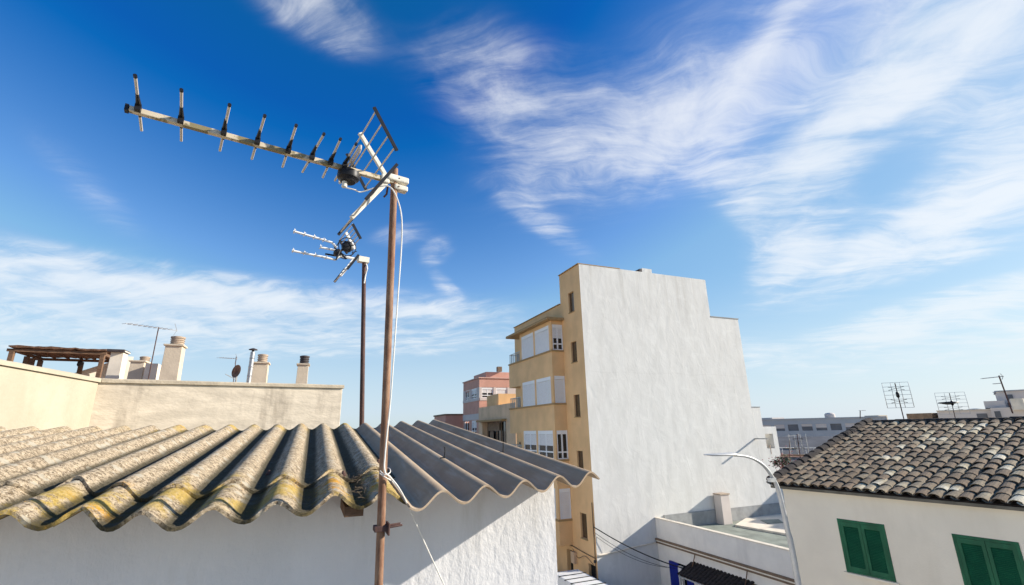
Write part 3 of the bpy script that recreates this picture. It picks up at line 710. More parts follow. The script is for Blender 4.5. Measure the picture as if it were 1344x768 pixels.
for zl in ledges:
    ld.box(BAYU-.07, BAYU-.002, B0-.07, BE, h(zl)-.06, h(zl)+.04); ld.box(BAYU-.002, 14.49, B0-.07, B0-.002, h(zl)-.06, h(zl)+.04)
ld.build('ledge', M['ledge'], tow)
FK = [('shut', 'shut', 'half'), ('shut', 'shut', 'shut'), ('half', 'half', 'open'), ('shut', 'shut', 'shut')]
for (zl, zh), (kA, kB, kS) in zip(zip(ledges, heads), FK):
    for k, (w0, w1) in ((kA, (26.72, 28.84)), (kB, (29.1, 31.14))):
        opening(k, V((BAYU, B0, 0)), Y, -X, w0-B0, w1-B0, h(zl)+.05, h(zh), .11, tow)
    opening(kS, V((BAYU, B0, 0)), X, -Y, .1, .83, h(zl)+.05, h(zh), .11, tow)
# balconies at the end of the bay
for i, zl in enumerate(ledges[:3]):
    MB().box(BAYU, 14.49, B1+.002, BE, h(zl)-1.75, h(zl)-.061).build('balcony', M['tan'], tow) if i < 2 else MB().box(BAYU, 14.49, B1+.002, BE, h(zl)-1.5, h(zl)-.061).build('balcony', M['tan'], tow)
    rl = MB(); zr = h(zl)+.0
    for k in range(14):
        w = B1+.1+k*(BE-B1-.15)/13; rl.tube([(BAYU+.05, w, zr-.06), (BAYU+.05, w, zr+.72)], .014, 6)
    for k in range(6):
        u = BAYU+.05+k*.15; rl.tube([(u, BE-.05, zr-.06), (u, BE-.05, zr+.72)], .014, 6)
    rl.bar((BAYU+.05, B1+.05, zr+.74), (BAYU+.05, BE-.03, zr+.74), .04); rl.bar((BAYU+.05, BE-.05, zr+.74), (14.45, BE-.05, zr+.74), .04)
    rl.build('railing', M['steel'], tow)
    MB().box(14.46, 14.485, B1+.5, B1+1.4, h(zl)-.05, h(zl)+1.7).build('balcony_door', M['frame'], tow)
    MB().box(14.46, 14.487, 33.62, 33.95, h(zl)-.3, h(zl)+.9).build('slit_window', M['slitpane'], tow)
# service cables and small fittings on the ground floor facade
sc = MB(); sc.tube(smooth_path([V((14.44, 27.3, h(-6.5))), V((14.44, 26.45, h(-6.47))), V((14.44, 25.3, h(-6.55))), V((14.44, 24.1, h(-6.6))), V((14.44, 23.95, h(-6.6)))]), .022, 6)
sc.tube(smooth_path([V((14.44, 26.4, h(-6.6))), V((14.43, 25.8, h(-6.95))), V((14.43, 25.0, h(-6.7))), V((14.44, 24.2, h(-6.95)))]), .014, 6)
sc.tube([V((14.46, 24.02, 0)), V((14.46, 24.02, h(-3.9)))], .02, 6)
sc.build('service_cable', M['wood'], tow)
MB().box(14.3, 14.49, 26.0, 26.4, h(-7.3), h(-6.72)).build('meter_box', M['tan_dull'], tow)
p = atu(781, 737, 14.42); MB().lathe(p, [(.03, -.08), (.07, -.04), (.07, .04), (.03, .08)], 10).build('wall_lamp', M['iron'], tow)
MB().box(27.0, 27.14, TW-.95, TW-.002, h(-.93), h(-.865)).build('shadow_bar', M['upstand'], tow)  # plain bar added to cast the diagonal shadow on the gable
# lower wing and terrace to the right of the gable wall
wg = MB(); wg.box(27.21, 27.95, TW+.003, 29, 0, h(1.1))
wg.build('annex_wall', M['white_tower'], tow); MB().box(27.19, 27.97, TW-.02, 29.02, h(1.103), h(1.15)).build('coping', M['upstand'], tow)
tb = MB(); tb.wall(V((27.951, TW+.01, 0)), X, -Y, 1.0, 0, h(-.16), [(.08, .8, h(-1.55), h(-.62))], .3)
tb.box(28.952, 29.15, TW+.01, 29, 0, h(-.16)); tb.box(27.96, 28.95, TW+.32, 29, 0, h(-1.7)); tb.build('terrace_wall', M['white_tower'], tow)
MB().box(27.97, 28.94, TW+2.2, TW+2.3, h(-1.69), h(-.3)).build('balcony_back', M['tan_dull'], tow)
b3 = MB(); b3.box(28.3, 28.36, TW+.0, TW+.06, h(-1.9), h(-1.35)); b3.lathe(V((28.12, TW+.15, h(-1.55))), [(.05, 0), (.09, .15), (.1, .22), (.03, .26)], 9); b3.build('terrace_pot', M['terracotta_pot'], tow)

# ------------------------------------------------------------------ low white block with flat roof next to the tower
low = thing('flat_roof_building', 'low white building with flat felt roof and brown cornice against the white gable', 'building', (23, 18, 0))
LU = 18.45
lw = MB(); lw.wall(V((LU, 11.5, 0)), Y, -X, TW-11.5-.01, 0, h(-4.98), [(21.6-11.5, 23.05-11.5, 1.0, h(-6.9)), (17.6-11.5, 20.6-11.5, .13, h(-7.6))], .25)
lw.box(LU+.002, LU+.22, 11.5, TW-.01, h(-5.6), h(-4.98)); lw.box(LU+.002, 31, 11.3, 11.5, 0, h(-5.0))
lw.build('wall', M['low_white'], low)
MB().box(LU-.03, LU+.24, 11.48, TW-.012, h(-4.977), h(-4.93)).build('coping', M['chimney_white'], low)
MB().box(LU+.221, 31, 11.501, TW-.012, h(-5.9), h(-5.6)).build('roof', M['felt'], low)
MB().box(LU+.6, 28.7, TW-.09, TW-.012, h(-5.598), h(-4.86)).build('upstand', M['upstand'], low)
cr = MB(); cr.box(LU-.14, LU-.002, 11.5, TW-.012, h(-6.06), h(-5.98)); cr.box(LU-.09, LU-.002, 11.5, TW-.012, h(-6.22), h(-6.15)); cr.build('cornice', M['brown_trim'], low)
MB().box(LU-.05, LU-.002, 11.5, TW-.012, h(-6.148), h(-6.062)).build('cornice_band', M['low_white'], low)
# masonry stack on the flat roof
s0, s1 = atw(950.5, 688, 23.25), atw(962, 688, 23.25)
sk = MB(); sk.box(s0.x, s1.x, 23.25, TW-.1, h(-5.598), h(-4.0)); sk.build('chimney', M['far_white'], low, bevel=.01)
MB().box(s0.x-.04, s1.x+.04, 23.21, TW-.1, h(-3.998), h(-3.93)).build('chimney_cap', M['terracotta_pot'], low)
# raised pale terrace slabs further back on the roof
pt0 = [atz(965, 690, h(-5.55)), atz(1040, 703, h(-5.55)), atz(1042, 668, h(-5.55)), atz(1000, 668, h(-5.55))]
tr = MB(); tr.prism([(p.x, -p.y) for p in pt0], V((0, 0, 0)), X, Z, -Y, h(-5.598), h(-5.5)); tr.build('paved_terrace', M['chimney_white'], low)
p = atz(1012, 684, h(-5.5)); MB().prism([(-.9, -.5), (.1, -.75), (.75, .1), (-.35, .45)], V((p.x, p.y, 0)), X, Z, Y, h(-5.498), h(-5.47)).build('dark_patch', M['felt'], low)  # thin dark diagonal piece lying on the pale slabs
# blue joinery
MB().box(LU+.12, LU+.2, 21.6, 23.05, .9, h(-6.9)).build('dark_opening', M['dark'], low)
bl = MB(); bl.box(LU-.05, LU+.06, 22.35, 23.02, .95, h(-6.92)); bl.build('blue_shutter', M['blue'], low)
bl = MB(); bl.box(LU-.05, LU+.06, 21.3, 21.75, .95, h(-6.92)); bl.build('blue_shutter', M['blue'], low)
MB().box(LU-.12, LU+.02, 22.0, 22.25, 0, h(-7.0)).build('post', M['low_white'], low)
# little tiled porch roof
def tile_field(mb, O, es, ed, en, L, D, pitch, expo, r, seg=5, jit=.012, lift=.0, under=True):
    """barrel tiles: es along the eave, ed up the slope, en normal. Each tile its own shell (surface pattern of the one roof)"""
    nc, nr = int(L/pitch), int(math.ceil(D/expo))
    for i in range(nc):
        for j in range(nr):
            x = (i+.5)*pitch + random.uniform(-jit, jit); y0 = j*expo - .04 + random.uniform(-jit, jit); y1 = min(y0+expo*1.22, D+.05)
            tw_ = random.uniform(-.06, .06); sg = lift+random.uniform(-.006, .010)
            vs = []
            for th in (0, 1):
                for q, (yy, rr) in enumerate(((y0, r), (y1, r*.84))):
                    for k in range(seg+1):
                        a_ = math.pi*k/seg
                        R_ = rr-(.013 if th else 0)
                        vs.append(O + es*(x - R_*math.cos(a_) + tw_*(yy-y0)) + ed*yy + en*(R_*.62*math.sin(a_) + (.016 if q == 0 else .0) + sg))
            n = seg+1; fs = []
            for k in range(seg):
                fs += [(k, k+1, n+k+1, n+k), (2*n+k+1, 2*n+k, 3*n+k, 3*n+k+1), (k+1, k, 2*n+k, 2*n+k+1)]
            mb.add(vs, fs)
        if under:
            for j in range(nr):
                x = i*pitch; y0 = j*expo-.07+random.uniform(-jit, jit); y1 = min(y0+expo*1.2, D)
                rr = r*.8; vs = []
                for yy, zz in ((y0, .02), (y1, 0)):
                    for k in range(4): a_ = math.pi*k/3; vs.append(O+es*(x-rr*math.cos(a_))+ed*yy+en*(rr*.55*(1-math.sin(a_))-.012+zz))
                mb.add(vs, [(k, k+1, 4+k+1, 4+k) for k in range(3)])
    return mb
porch = thing('porch_canopy', 'small canopy of clay tiles darkened to show shade hung on the white wall over the blue joinery', 'canopy', (LU-.5, 19.2, h(-6.8)))
pa, pb = atu(912, 733, LU), atu(988, 757, LU)
ww0, ww1 = 17.3, 21.2
O_ = V((LU-.95, ww1, h(-7.05))); es = -Y; ed_ = V((.92, 0, .42)).normalized(); en_ = V((-.42, 0, .92)).normalized()
MB().obox(O_, es, ed_, en_, .0, ww1-ww0, 0, 1.0, -.06, -.016).build('board', M['wood'], porch)
tile_field(MB(), O_, es, ed_, en_, ww1-ww0, 1.02, .22, .33, .10).build('tiles', M['tile_dark'], porch)
for w in (20.9, 17.7):
    MB().tube(smooth_path([V((LU-.35, w, h(-6.72))), V((LU-.2, w+.03, h(-6.5))), V((LU-.02, w+.1, h(-6.25)))]), .025, 6).build('stay', M['wood'], porch)
aw = MB(); aw.bar((LU-.98, ww1, h(-7.12)), (LU-.98, ww0, h(-7.12)), .06); aw.bar((LU-.98, 21.1, h(-7.15)), (LU-.98, 21.1, 0), .07); aw.bar((LU-.98, 17.4, h(-7.15)), (LU-.98, 17.4, 0), .07); aw.build('frame', M['lampmetal'], porch)

# overhead cables between tower and the low block
for (x0, y0, d0, u1, w1, z1, r, lab, sag) in ((790, 692, 0, LU-.15, 20.9, -6.95, .028, 'thick black overhead cable running from the ochre corner to the tiled canopy', .25),
                                        (790, 699, 0, LU-.05, 22.6, -7.2, .012, 'thin dark overhead wire just below the thick black cable', .3),
                                        (790, 703, 0, LU-.05, 23.3, -7.3, .010, 'lowest thin wire between the ochre corner and the blue shutter', .3)):
    p0 = V((14.46, TW+.04, atu(x0, y0, 14.5).z)); p0.z = (CAM+ray(x0, y0)*(28/math.hypot(ray(x0, y0).x, ray(x0, y0).y))).z
    p1 = V((u1, w1, h(z1))); pts = [p0+(p1-p0)*(k/16)-Z*sag*4*(k/16)*(1-k/16) for k in range(17)]
    pts = [pts[0]-Y*0]+[q_-Y*.06 for q_ in pts[1:]]
    tag(MB().tube(pts, r, 7).build('overhead_cable', M['blackcable'], None, loc=tuple(p1)), lab, 'cable', 'overhead cables at the ochre corner')
# grey conduit along the foot of the gable wall
cd = [V((14.52, TW-.04, h(-6.45))), V((15.5, TW-.04, h(-6.4))), V((16.8, TW-.04, h(-6.28))), V((18.3, TW-.04, h(-6.2)))]
tag(MB().tube(smooth_path(cd), .05, 8).build('conduit', M['chimney_white'], None, loc=tuple(cd[0])), 'pale conduit fixed along the foot of the white gable wall', 'conduit')

# ------------------------------------------------------------------ house with green shutters, right
C0 = V((10.772, 8.942, 0)); ang = R(-81)
hs = V((math.cos(ang), math.sin(ang), 0)); hd = V((-hs.y, hs.x, 0))                # hs along the wall, hd into the house
if hd.x < 0: hd = -hd
hou = thing('shuttered_house', 'grey-white house with an old clay tile roof and two green shuttered windows', 'house', tuple(C0))
LEN = 13.0; EZ = h(-1.47)
wins = [(1.12, 2.02, h(-3.08), h(-2.03)), (3.1, 4.0, h(-3.08), h(-2.03)), (5.1, 6.0, h(-3.08), h(-2.03)), (7.1, 8.0, h(-3.08), h(-2.03)), (1.12, 2.02, h(-6.6), h(-5.4)), (3.1, 4.0, .13, h(-7.0))]
hw = MB(); hw.wall(C0, hs, -hd, LEN, 0, EZ, wins, .06)
RUN = 5.65; RISE = 1.37
for x0 in (0, LEN):
    pts = [C0+hs*x0, C0+hs*x0+hd*RUN*2, C0+hs*x0+hd*RUN*2+Z*EZ, C0+hs*x0+hd*RUN+Z*(EZ+RISE-.03), C0+hs*x0+Z*EZ]
    hw.add(pts, [(0, 1, 2, 3, 4) if x0 else (4, 3, 2, 1, 0)])
hw.add([C0+hd*RUN*2, C0+hd*RUN*2+hs*LEN, C0+hd*RUN*2+hs*LEN+Z*EZ, C0+hd*RUN*2+Z*EZ], [(0, 1, 2, 3)])
hw.build('wall', M['gray_house'], hou)
sl = math.atan2(RISE, RUN+.12)
ed_ = (hd*math.cos(sl)+Z*math.sin(sl)); en_ = (Z*math.cos(sl)-hd*math.sin(sl)); SLD = math.hypot(RUN+.12, RISE)
O_ = C0 - hd*.12 - hs*.18 + Z*(EZ+.07)
rf = MB(); rf.obox(O_, hs, ed_, en_, 0, LEN+.3, .02, SLD-.02, -.07, -.03)
ed2 = (hd*math.cos(sl)-Z*math.sin(sl)); en2 = (Z*math.cos(sl)+hd*math.sin(sl))
rf.obox(O_+ed_*SLD, hs, ed2, en2, 0, LEN+.3, .02, SLD, -.07, -.01)
roof = rf.build('roof', M['tile_dark'], hou)
tf = tile_field(MB(), O_, hs, ed_, en_, LEN+.3, SLD, .222, .345, .106, seg=6, jit=.018)
tf.build('roof_tiles', M['tile'], roof)
rd = MB()
for k in range(int((LEN+.3)/.36)):
    x = k*.36+random.uniform(-.01, .01); c = O_+ed_*SLD+hs*x+Z*random.uniform(-.03, -.01)
    rd.tube([c, c+hs*.42+Z*.012], [.115, .10], 10)
rd.build('ridge_tiles', M['tile_dark'], roof)
vg = MB()
for k in range(16):
    y = k*.37; c = O_+ed_*y+hs*random.uniform(-.01, .03)+en_*(.06+random.uniform(0, .02)); vg.tube([c, c+ed_*.44+en_*-.02], [.115, .10], 10)
vg.build('verge_tiles', M['tile_dark'], roof)
gt = MB(); gt.obox(C0+Z*EZ, hs, -hd, Z, -.2, LEN, .0, .13, -.035, .0); gt.obox(C0+Z*EZ, hs, -hd, Z, -.2, LEN, .131, .15, -.03, .025); gt.build('eave_board', M['eave'], hou)
for a_, b2_, z0, z1 in wins[:4]:
    fr = MB(); t_ = .05
    fr.obox(C0, hs, hd, Z, a_+.003, a_+t_, -.01, .05, z0, z1); fr.obox(C0, hs, hd, Z, b2_-t_, b2_-.003, -.01, .05, z0, z1); fr.obox(C0, hs, hd, Z, a_+t_, b2_-t_, -.01, .05, z1-t_, z1-.003); fr.obox(C0, hs, hd, Z, a_+t_, b2_-t_, -.01, .05, z0+.003, z0+.04)
    w_ = fr.build('window', M['green'], hou)
    xm = (a_+b2_)/2
    for x0, x1 in ((a_+t_+.002, xm-.003), (xm+.003, b2_-t_-.002)):
        lf = MB(); s_ = .055
        lf.obox(C0, hs, hd, Z, x0, x0+s_, -.008, .028, z0+.042, z1-t_-.002); lf.obox(C0, hs, hd, Z, x1-s_, x1, -.008, .028, z0+.042, z1-t_-.002)
        for zz in (z0+.042, z1-t_-.09): lf.obox(C0, hs, hd, Z, x0+s_, x1-s_, -.008, .028, zz, zz+.085)
        o = lf.build('shutter', M['green'], w_)
        slt = MB(); zz = z0+.135
        while zz < z1-t_-.1:
            p = C0+hs*(x0+s_)+hd*.012+Z*zz
            slt.obox(p, hs, (hd*.6+Z*.8).normalized(), (Z*.6-hd*.8).normalized(), 0, x1-x0-2*s_, -.019, .019, -.003, .003); zz += .03
        slt.obox(C0, hs, hd, Z, x0+s_, x1-s_, .03, .036, z0+.05, z1-t_-.02)
        # slats are a pattern inside the leaf, same mesh family
        o2 = slt.build('slats', M['green_dark'], w_)
    MB().obox(C0, hs, -hd, Z, a_-.05, b2_+.05, .002, .05, z0-.045, z0-.004).build('sill', M['gray_house'], hou)

# ------------------------------------------------------------------ street lamp
lp = atd(1030, 680, 12.5); LWp = lp.y
lam = thing('street_lamp', 'tall grey curved street lamp leaning over the street at the house corner', 'street lamp', (9.66, LWp, .13))
pth = [V((9.66, LWp, .13)), atw(1048, 768, LWp), atw(1033, 693, LWp), atw(1022, 645, LWp), atw(1014, 627, LWp), atw(1003, 612, LWp), atw(991, 603.5, LWp), atw(978, 599, LWp), atw(962, 597.5, LWp)]
sp = smooth_path(pth, 8); n = len(sp)
MB().tube(sp, [.066-.040*min(1, (i/n)*1.3) for i in range(n)], 14).build('pole', M['lampmetal'], lam)
hA, hB = atw(966, 597.5, LWp), atw(925, 598, LWp); d = (hB-hA); L_ = d.length; d.normalize(); nz = Y.cross(d)
hd_ = MB(); secs = [(0, .05, .035), (.12, .09, .05), (.3, .13, .045), (.7, .12, .03), (.95, .09, .02), (1.0, .04, .01)]; vs = []
for f, wy, hz in secs:
    for k in range(12):
        a_ = 2*math.pi*k/12; vs.append(hA+d*L_*f + Y*wy*math.cos(a_) + Z*(hz*math.sin(a_) if math.sin(a_) > 0 else hz*.35*math.sin(a_)) + Z*.01)
hd_.add(vs, [(i*12+k, i*12+(k+1) % 12, (i+1)*12+(k+1) % 12, (i+1)*12+k) for i in range(5) for k in range(12)] + [tuple(range(12))[::-1], tuple(60+k for k in range(12))], True)
hdo = hd_.build('lamp_head', M['lampmetal'], lam)
MB().obox(hA, d, Y, Z, L_*.2, L_*.85, -.08, .08, -.012, -.004).build('lens', M['frame'], hdo)
p = atw(1016, 629, LWp); MB().box(p.x-.16, p.x+.02, LWp-.04, LWp+.04, p.z-.05, p.z+.03).build('bracket', M['lampmetal'], lam)
MB().lathe(V((9.66, LWp, .13)), [(.16, 0), (.16, .03), (.09, .05), (.09, .7), (.07, .75)], 14).build('base', M['lampmetal'], lam)

# ------------------------------------------------------------------ vehicles under the tower
def vehicle(nm, label, cat, cx, y0, y1, wid, prof, paint, wins_, ribs=0):
    t = thing(nm, label, cat, (cx, (y0+y1)/2, 0))
    L_ = y1-y0; n = len(prof)
    body = MB(); secs = ((-1, .90), (-.93, 1), (.93, 1), (1, .90)); vs = []
    for sx, k in secs:
        for (py, pz) in prof:
            tum = 1-.16*max(0, (pz-.95))            # tumblehome
            vs.append(V((cx+sx*wid/2*(tum), y0+L_*(.5+(py-.5)*(.985 if abs(sx) == 1 else 1)), (pz-.03 if abs(sx) == 1 and pz > 1 else pz)*1.0)))
    fs = [(i*n+j, i*n+(j+1) % n, (i+1)*n+(j+1) % n, (i+1)*n+j) for i in range(3) for j in range(n)] + [tuple(range(n)), tuple(3*n+j for j in range(n))[::-1]]
    body.add(vs, fs); bo = body.build('body', paint, t, bevel=.03)
    for (pa_, pb_) in wins_:
        (ya, za), (yb, zb_) = pa_, pb_
        tA = 1-.16*max(0, za-.95); tB = 1-.16*max(0, zb_-.95)
        A_, B_ = V((0, y0+L_*ya, za)), V((0, y0+L_*yb, zb_)); nrm = V((0, -(zb_-za), L_*(yb-ya))).normalized()
        if nrm.z < 0: nrm = -nrm
        wv = []
        for P_, k in ((A_, tA), (B_, tB)):
            for s_ in (-1, 1): wv.append(P_+X*(cx+s_*wid*.40*k)+nrm*.008)
        wv2 = [p-nrm*.02 for p in wv]
        m_ = MB(); m_.add(wv+wv2, [(0, 1, 3, 2), (4, 6, 7, 5), (0, 4, 5, 1), (2, 3, 7, 6), (0, 2, 6, 4), (1, 5, 7, 3)]); m_.build('windscreen', M['glass'], t)
    for wy in (.17, .81):
        for s_ in (-1, 1):
            c = V((cx+s_*(wid/2-.1), y0+L_*wy, .32))
            w_ = MB().lathe(c-X*.1, [(.2, 0), (.32, .0), (.335, .05), (.335, .15), (.32, .2), (.2, .2)], 20, X).build('wheel', M['tyre'], t)
            MB().lathe(c-X*.105, [(.02, -.004), (.2, .0), (.2, .205), (.02, .21)], 16, X).build('rim', M['steel'], w_)
    for wy, mat_, nm_ in ((.0, 'van', 'headlight'), (1.0, 'bloom', 'tail_light')):
        for s_ in (-1, 1):
            p = V((cx+s_*wid*.36, y0+L_*wy, .75)); MB().box(p.x-.14, p.x+.14, p.y-.03, p.y+.03, .68, .84).build(nm_, M[mat_], t)
    if ribs:
        for k in range(ribs):
            yy = y0+L_*(.34+.6*k/ribs); MB().box(cx-wid*.42, cx+wid*.42, yy-.035, yy+.035, 2.225, 2.27).build('roof_bar', M['iron'], t)
    return t
vanp = [(0, .35), (0, .95), (.02, 1.05), (.17, 1.2), (.28, 2.1), (.33, 2.25), (.97, 2.25), (1.0, 2.1), (1.0, .35)]
vehicle('delivery_van', 'white van with dark roof bars parked below the ochre facade', 'van', 12.95, 19.6, 24.75, 1.85, vanp, M['van'], [((.18, 1.27), (.275, 2.06))], 5)
carp = [(0, .3), (0, .7), (.04, .8), (.24, .92), (.40, 1.40), (.46, 1.47), (.74, 1.46), (.92, 1.0), (1, .92), (1, .3)]
vehicle('parked_car', 'grey-blue car parked in the shade just beyond the white van', 'car', 12.85, 25.5, 29.6, 1.72, carp, M['carpaint'], [((.25, .95), (.39, 1.36)), ((.76, 1.41), (.90, 1.06))])

# ------------------------------------------------------------------ buildings at the end of the street
pk = thing('pink_apartment_block', 'pink rendered apartment block at the far end of the street', 'apartment block', (17, 48, 0))
pc = atd(629, 495, 46)
pku, pkw = 14.6, 43.62
pm = MB()
wh = [(.8, 2.6, h(2.95), h(3.95)), (3.2, 4.6, h(2.95), h(3.95)), (.8, 2.4, h(-.4), h(.9)), (3.2, 4.8, h(-.4), h(.9))]
pm.wall(V((pku, pkw, 0)), Y, -X, 5.3, 0, h(4.8), wh, .15)
wr = [(.25, 1.45, h(2.95), h(3.95)), (1.7, 2.9, h(2.95), h(3.95))]
pm.wall(V((pku, pkw, 0)), X, -Y, 8, 0, h(4.8), wr, .15)
pm.add([(pku, pkw, h(4.8)), (pku+8, pkw, h(4.8)), (pku+8, pkw+5.3, h(4.8)), (pku, pkw+5.3, h(4.8))], [(0, 1, 2, 3)])
pm.add([(pku, pkw+5.3, 0), (pku+8, pkw+5.3, 0), (pku+8, pkw+5.3, h(4.8)), (pku, pkw+5.3, h(4.8))], [(3, 2, 1, 0)])
pm.build('wall', M['pink'], pk)
pu_ = MB(); pu_.box(pku+.9, pku+6, pkw+.6, pkw+4.5, h(4.802), h(5.5)); pu_.build('penthouse', M['pink'], pk)
pw = MB(); pw.box(pku+.05, pku+8, pkw-.04, pkw-.002, h(2.7), h(2.94)); pw.box(pku-.05, pku-.002, pkw, pkw+5.3, h(2.7), h(2.94)); pw.box(pku-.04, pku-.002, pkw, pkw+5.3, h(.95), h(1.5)); pw.build('band', M['far_white'], pk)
pw = MB()
for a_, b2_ in ((0, .795), (2.605, 3.195), (4.605, 5.3)): pw.box(pku-.012, pku-.003, pkw+a_, pkw+b2_, h(2.945), h(3.95))
for a_, b2_ in ((.0, .245), (1.455, 1.695), (2.905, 6.5)): pw.box(pku+a_, pku+b2_, pkw-.012, pkw-.003, h(2.945), h(3.95))
pw.build('window_band', M['far_white'], pk)
pw = MB(); pw.box(pku-.012, pku-.003, pkw, pkw+5.3, 0, h(-.42)); pw.box(pku-.012, pku-.003, pkw, pkw+5.3, h(.905), h(.948)); pw.box(pku, pku+8, pkw-.012, pkw-.003, 0, h(1.0)); pw.build('base_course', M['pink_pale'], pk)
pw = MB(); pw.box(pku-.09, pku+8, pkw-.09, pkw+5.4, h(4.803), h(4.9)); pw.build('parapet_cap', M['pink_pale'], pk)
for a_, b2_, z0, z1 in wh: opening('glass' if a_ > 3 else 'half', V((pku, pkw, 0)), Y, -X, a_, b2_, z0, z1, .13, pk)
for a_, b2_, z0, z1 in wr: opening('half' if a_ < 1 else 'shut', V((pku, pkw, 0)), X, -Y, a_, b2_, z0, z1, .13, pk)
MB().box(pku+2.0, pku+2.45, pkw+.2, pkw+.6, h(5.52), h(6.0)).build('chimney', M['brown_trim'], pk)
gl = thing('low_ochre_house', 'low dull ochre house with a dark glazed porch between tower and pink block', 'house', (16, 38, 0))
PW0, PW1, PZ = atu(664.5, 565, 14.45).y, atu(633, 565, 14.45).y, atu(648, 553.5, 14.45).z
gm = MB(); gm.wall(V((14.45, 34.45, 0)), Y, -X, 8.9, 0, h(2.0), [(PW0-34.45, PW1-34.45, h(-3.4), PZ)], .6)
gm.box(14.46, 20, 43.3, 43.34, 0, h(2.0)); gm.add([(14.45, 34.45, h(1.6)), (20, 34.45, h(1.6)), (20, 43.3, h(1.6)), (14.45, 43.3, h(1.6))], [(0, 1, 2, 3)])
gm.build('wall', M['tan_dull'], gl)
MB().box(15.03, 15.08, PW0, PW1, h(-3.4), PZ).build('porch_glass', M['glass'], gl)
pfm = MB()
for k in range(6): pfm.box(14.9, 15.0, PW0+.1+k*(PW1-PW0-.3)/5, PW0+.17+k*(PW1-PW0-.3)/5, h(-3.4), PZ-.002)
pfm.box(14.88, 14.898, PW0+.45*(PW1-PW0), PW0+.95*(PW1-PW0), PZ-.75, PZ-.05); pfm.box(14.885, 14.899, PW0+.7*(PW1-PW0), PW0+.86*(PW1-PW0), PZ-1.8, PZ-.8)
pfm.build('porch_frame', M['brown_trim'], gl)
MB().box(14.0, 14.448, PW0-.1, PW1+.5, PZ+.02, PZ+.16).build('porch_slab', M['ledge'], gl)
MB().box(14.8, 17.5, 39.0, 42.0, h(1.61), h(3.0)).build('roof_room', M['tan'], gl)
oh = thing('orange_brown_house', 'small orange-brown house with flat top left of the pink block', 'house', (14.5, 52, 0))
MB().box(13.0, 15.6, 50, 55, 0, h(1.55)).build('wall', M['pink'], oh); MB().box(12.9, 15.7, 49.9, 55.1, h(1.552), h(1.7)).build('roof_edge', M['brown_trim'], oh)
p = V((12.98, 51, h(.3))); MB().box(12.96, 12.995, 50.8, 52.2, h(-.6), h(.6)).build('window', M['glass'], oh)

# ------------------------------------------------------------------ far right skyline
fg = thing('grey_industrial_block', 'long blue-grey flat block with rows of windows on the far right skyline', 'building', (57, 41, 0))
g0_, g1_ = V((53.3, 45.4, 0)), V((60.5, 35.2, 0)); gx = (g1_-g0_).normalized(); gn = V((-gx.y, gx.x, 0))
if gn.x > 0: gn = -gn
g0_ = g0_ - gx*3
GL = (g1_-g0_).length; gh = []
for k in range(10): gh.append((1.2+k*1.48, 2.3+k*1.48, h(-.85), h(-.1)))
for k in range(10): gh.append((1.2+k*1.48, 2.3+k*1.48, h(-2.6), h(-1.75)))
gm = MB(); gm.wall(g0_, gx, gn, GL, 0, h(.5), gh, .15)
gm.obox(g0_, gx, -gn, Z, 0, GL, .16, 10, h(.2), h(.45)); gm.obox(g0_+gx*(GL-.02), gx, -gn, Z, 0, .02, 0, 10, 0, h(.5)); gm.obox(g0_, gx, -gn, Z, 0, .02, 0, 10, 0, h(.5))
gm.build('wall', M['far_grey'], fg)
MB().obox(g0_, gx, gn, Z, -.1, GL+.1, -.2, .12, h(.502), h(.62)).build('roof_edge', M['far_grey'], fg)
for k, (a_, b2_, z0, z1) in enumerate(gh):
    o = MB(); o.obox(g0_, gx, -gn, Z, a_, b2_, .10, .14, z0, z1); o = o.build('window', M['far_roof'], fg)
    if k % 3: MB().obox(g0_, gx, -gn, Z, a_, b2_, .06, .098, (z0+z1)/2+random.uniform(-.1, .15), z1).build('blind', M['far_white'], o)
dr = thing('dark_roofed_shed', 'long low shed with dark grey sloping roof in front of the grey block', 'shed', (36, 24, 0))
da, db = V((36, 33, 0)), V((46, 21, 0)); dx = (db-da).normalized(); dn = V((-dx.y, dx.x, 0))
if dn.x > 0: dn = -dn
dm = MB(); dm.prism([(0, h(-3.2)), (6, h(-1.2)), (12, h(-3.2))], da-dx*3, -dn, dx, Z, 0, 18); dm.build('roof', M['far_roof'], dr)
dm = MB(); dm.obox(da-dx*3, dx, -dn, Z, .1, 17.9, .1, 11.9, 0, h(-3.22)); dm.build('wall', M['far_grey'], dr)
for k in range(3): dm = MB(); o_ = da+dx*(3+4*k)-dn*3+Z*h(-2.2); dm.obox(o_, dx, -dn, (Z*.95-dn*-.3).normalized(), 0, 1.2, 0, 1.2, .06, .12); dm.build('skylight', M['chimney_white'], dr)
# pale terrace house with rail, planting and aerials behind the tiled roof
ph = thing('pale_terrace_house', 'pale pinkish terrace wall with a metal rail just past the white tower', 'house', (31, 22, 0))
q0 = atd(1018, 598, 50); q1 = atd(1075, 598, 50); qx = (q1-q0); qx.z = 0; ql = qx.length; qx.normalize(); qn = V((-qx.y, qx.x, 0))
MB().obox(V((q0.x, q0.y, 0)), qx, qn, Z, -.5, ql+2, 0, 4, 0, q0.z).build('wall', M['pink_pale'], ph)
MB().obox(V((q0.x, q0.y, 0)), qx, qn, Z, -.5, ql+2, -.05, .25, q0.z+.002, q0.z+.1).build('coping', M['brown_trim'], ph)
rl = MB(); b0 = V((q0.x, q0.y, q0.z+.1))
for k in range(9): rl.tube([b0+qx*k*.6+qn*.1, b0+qx*k*.6+qn*.1+Z*.55], .02, 6)
rl.bar(b0+qn*.1+Z*.56, b0+qx*ql+qn*.1+qx*2+Z*.56, .05); rl.build('rail', M['alu_white'], ph)
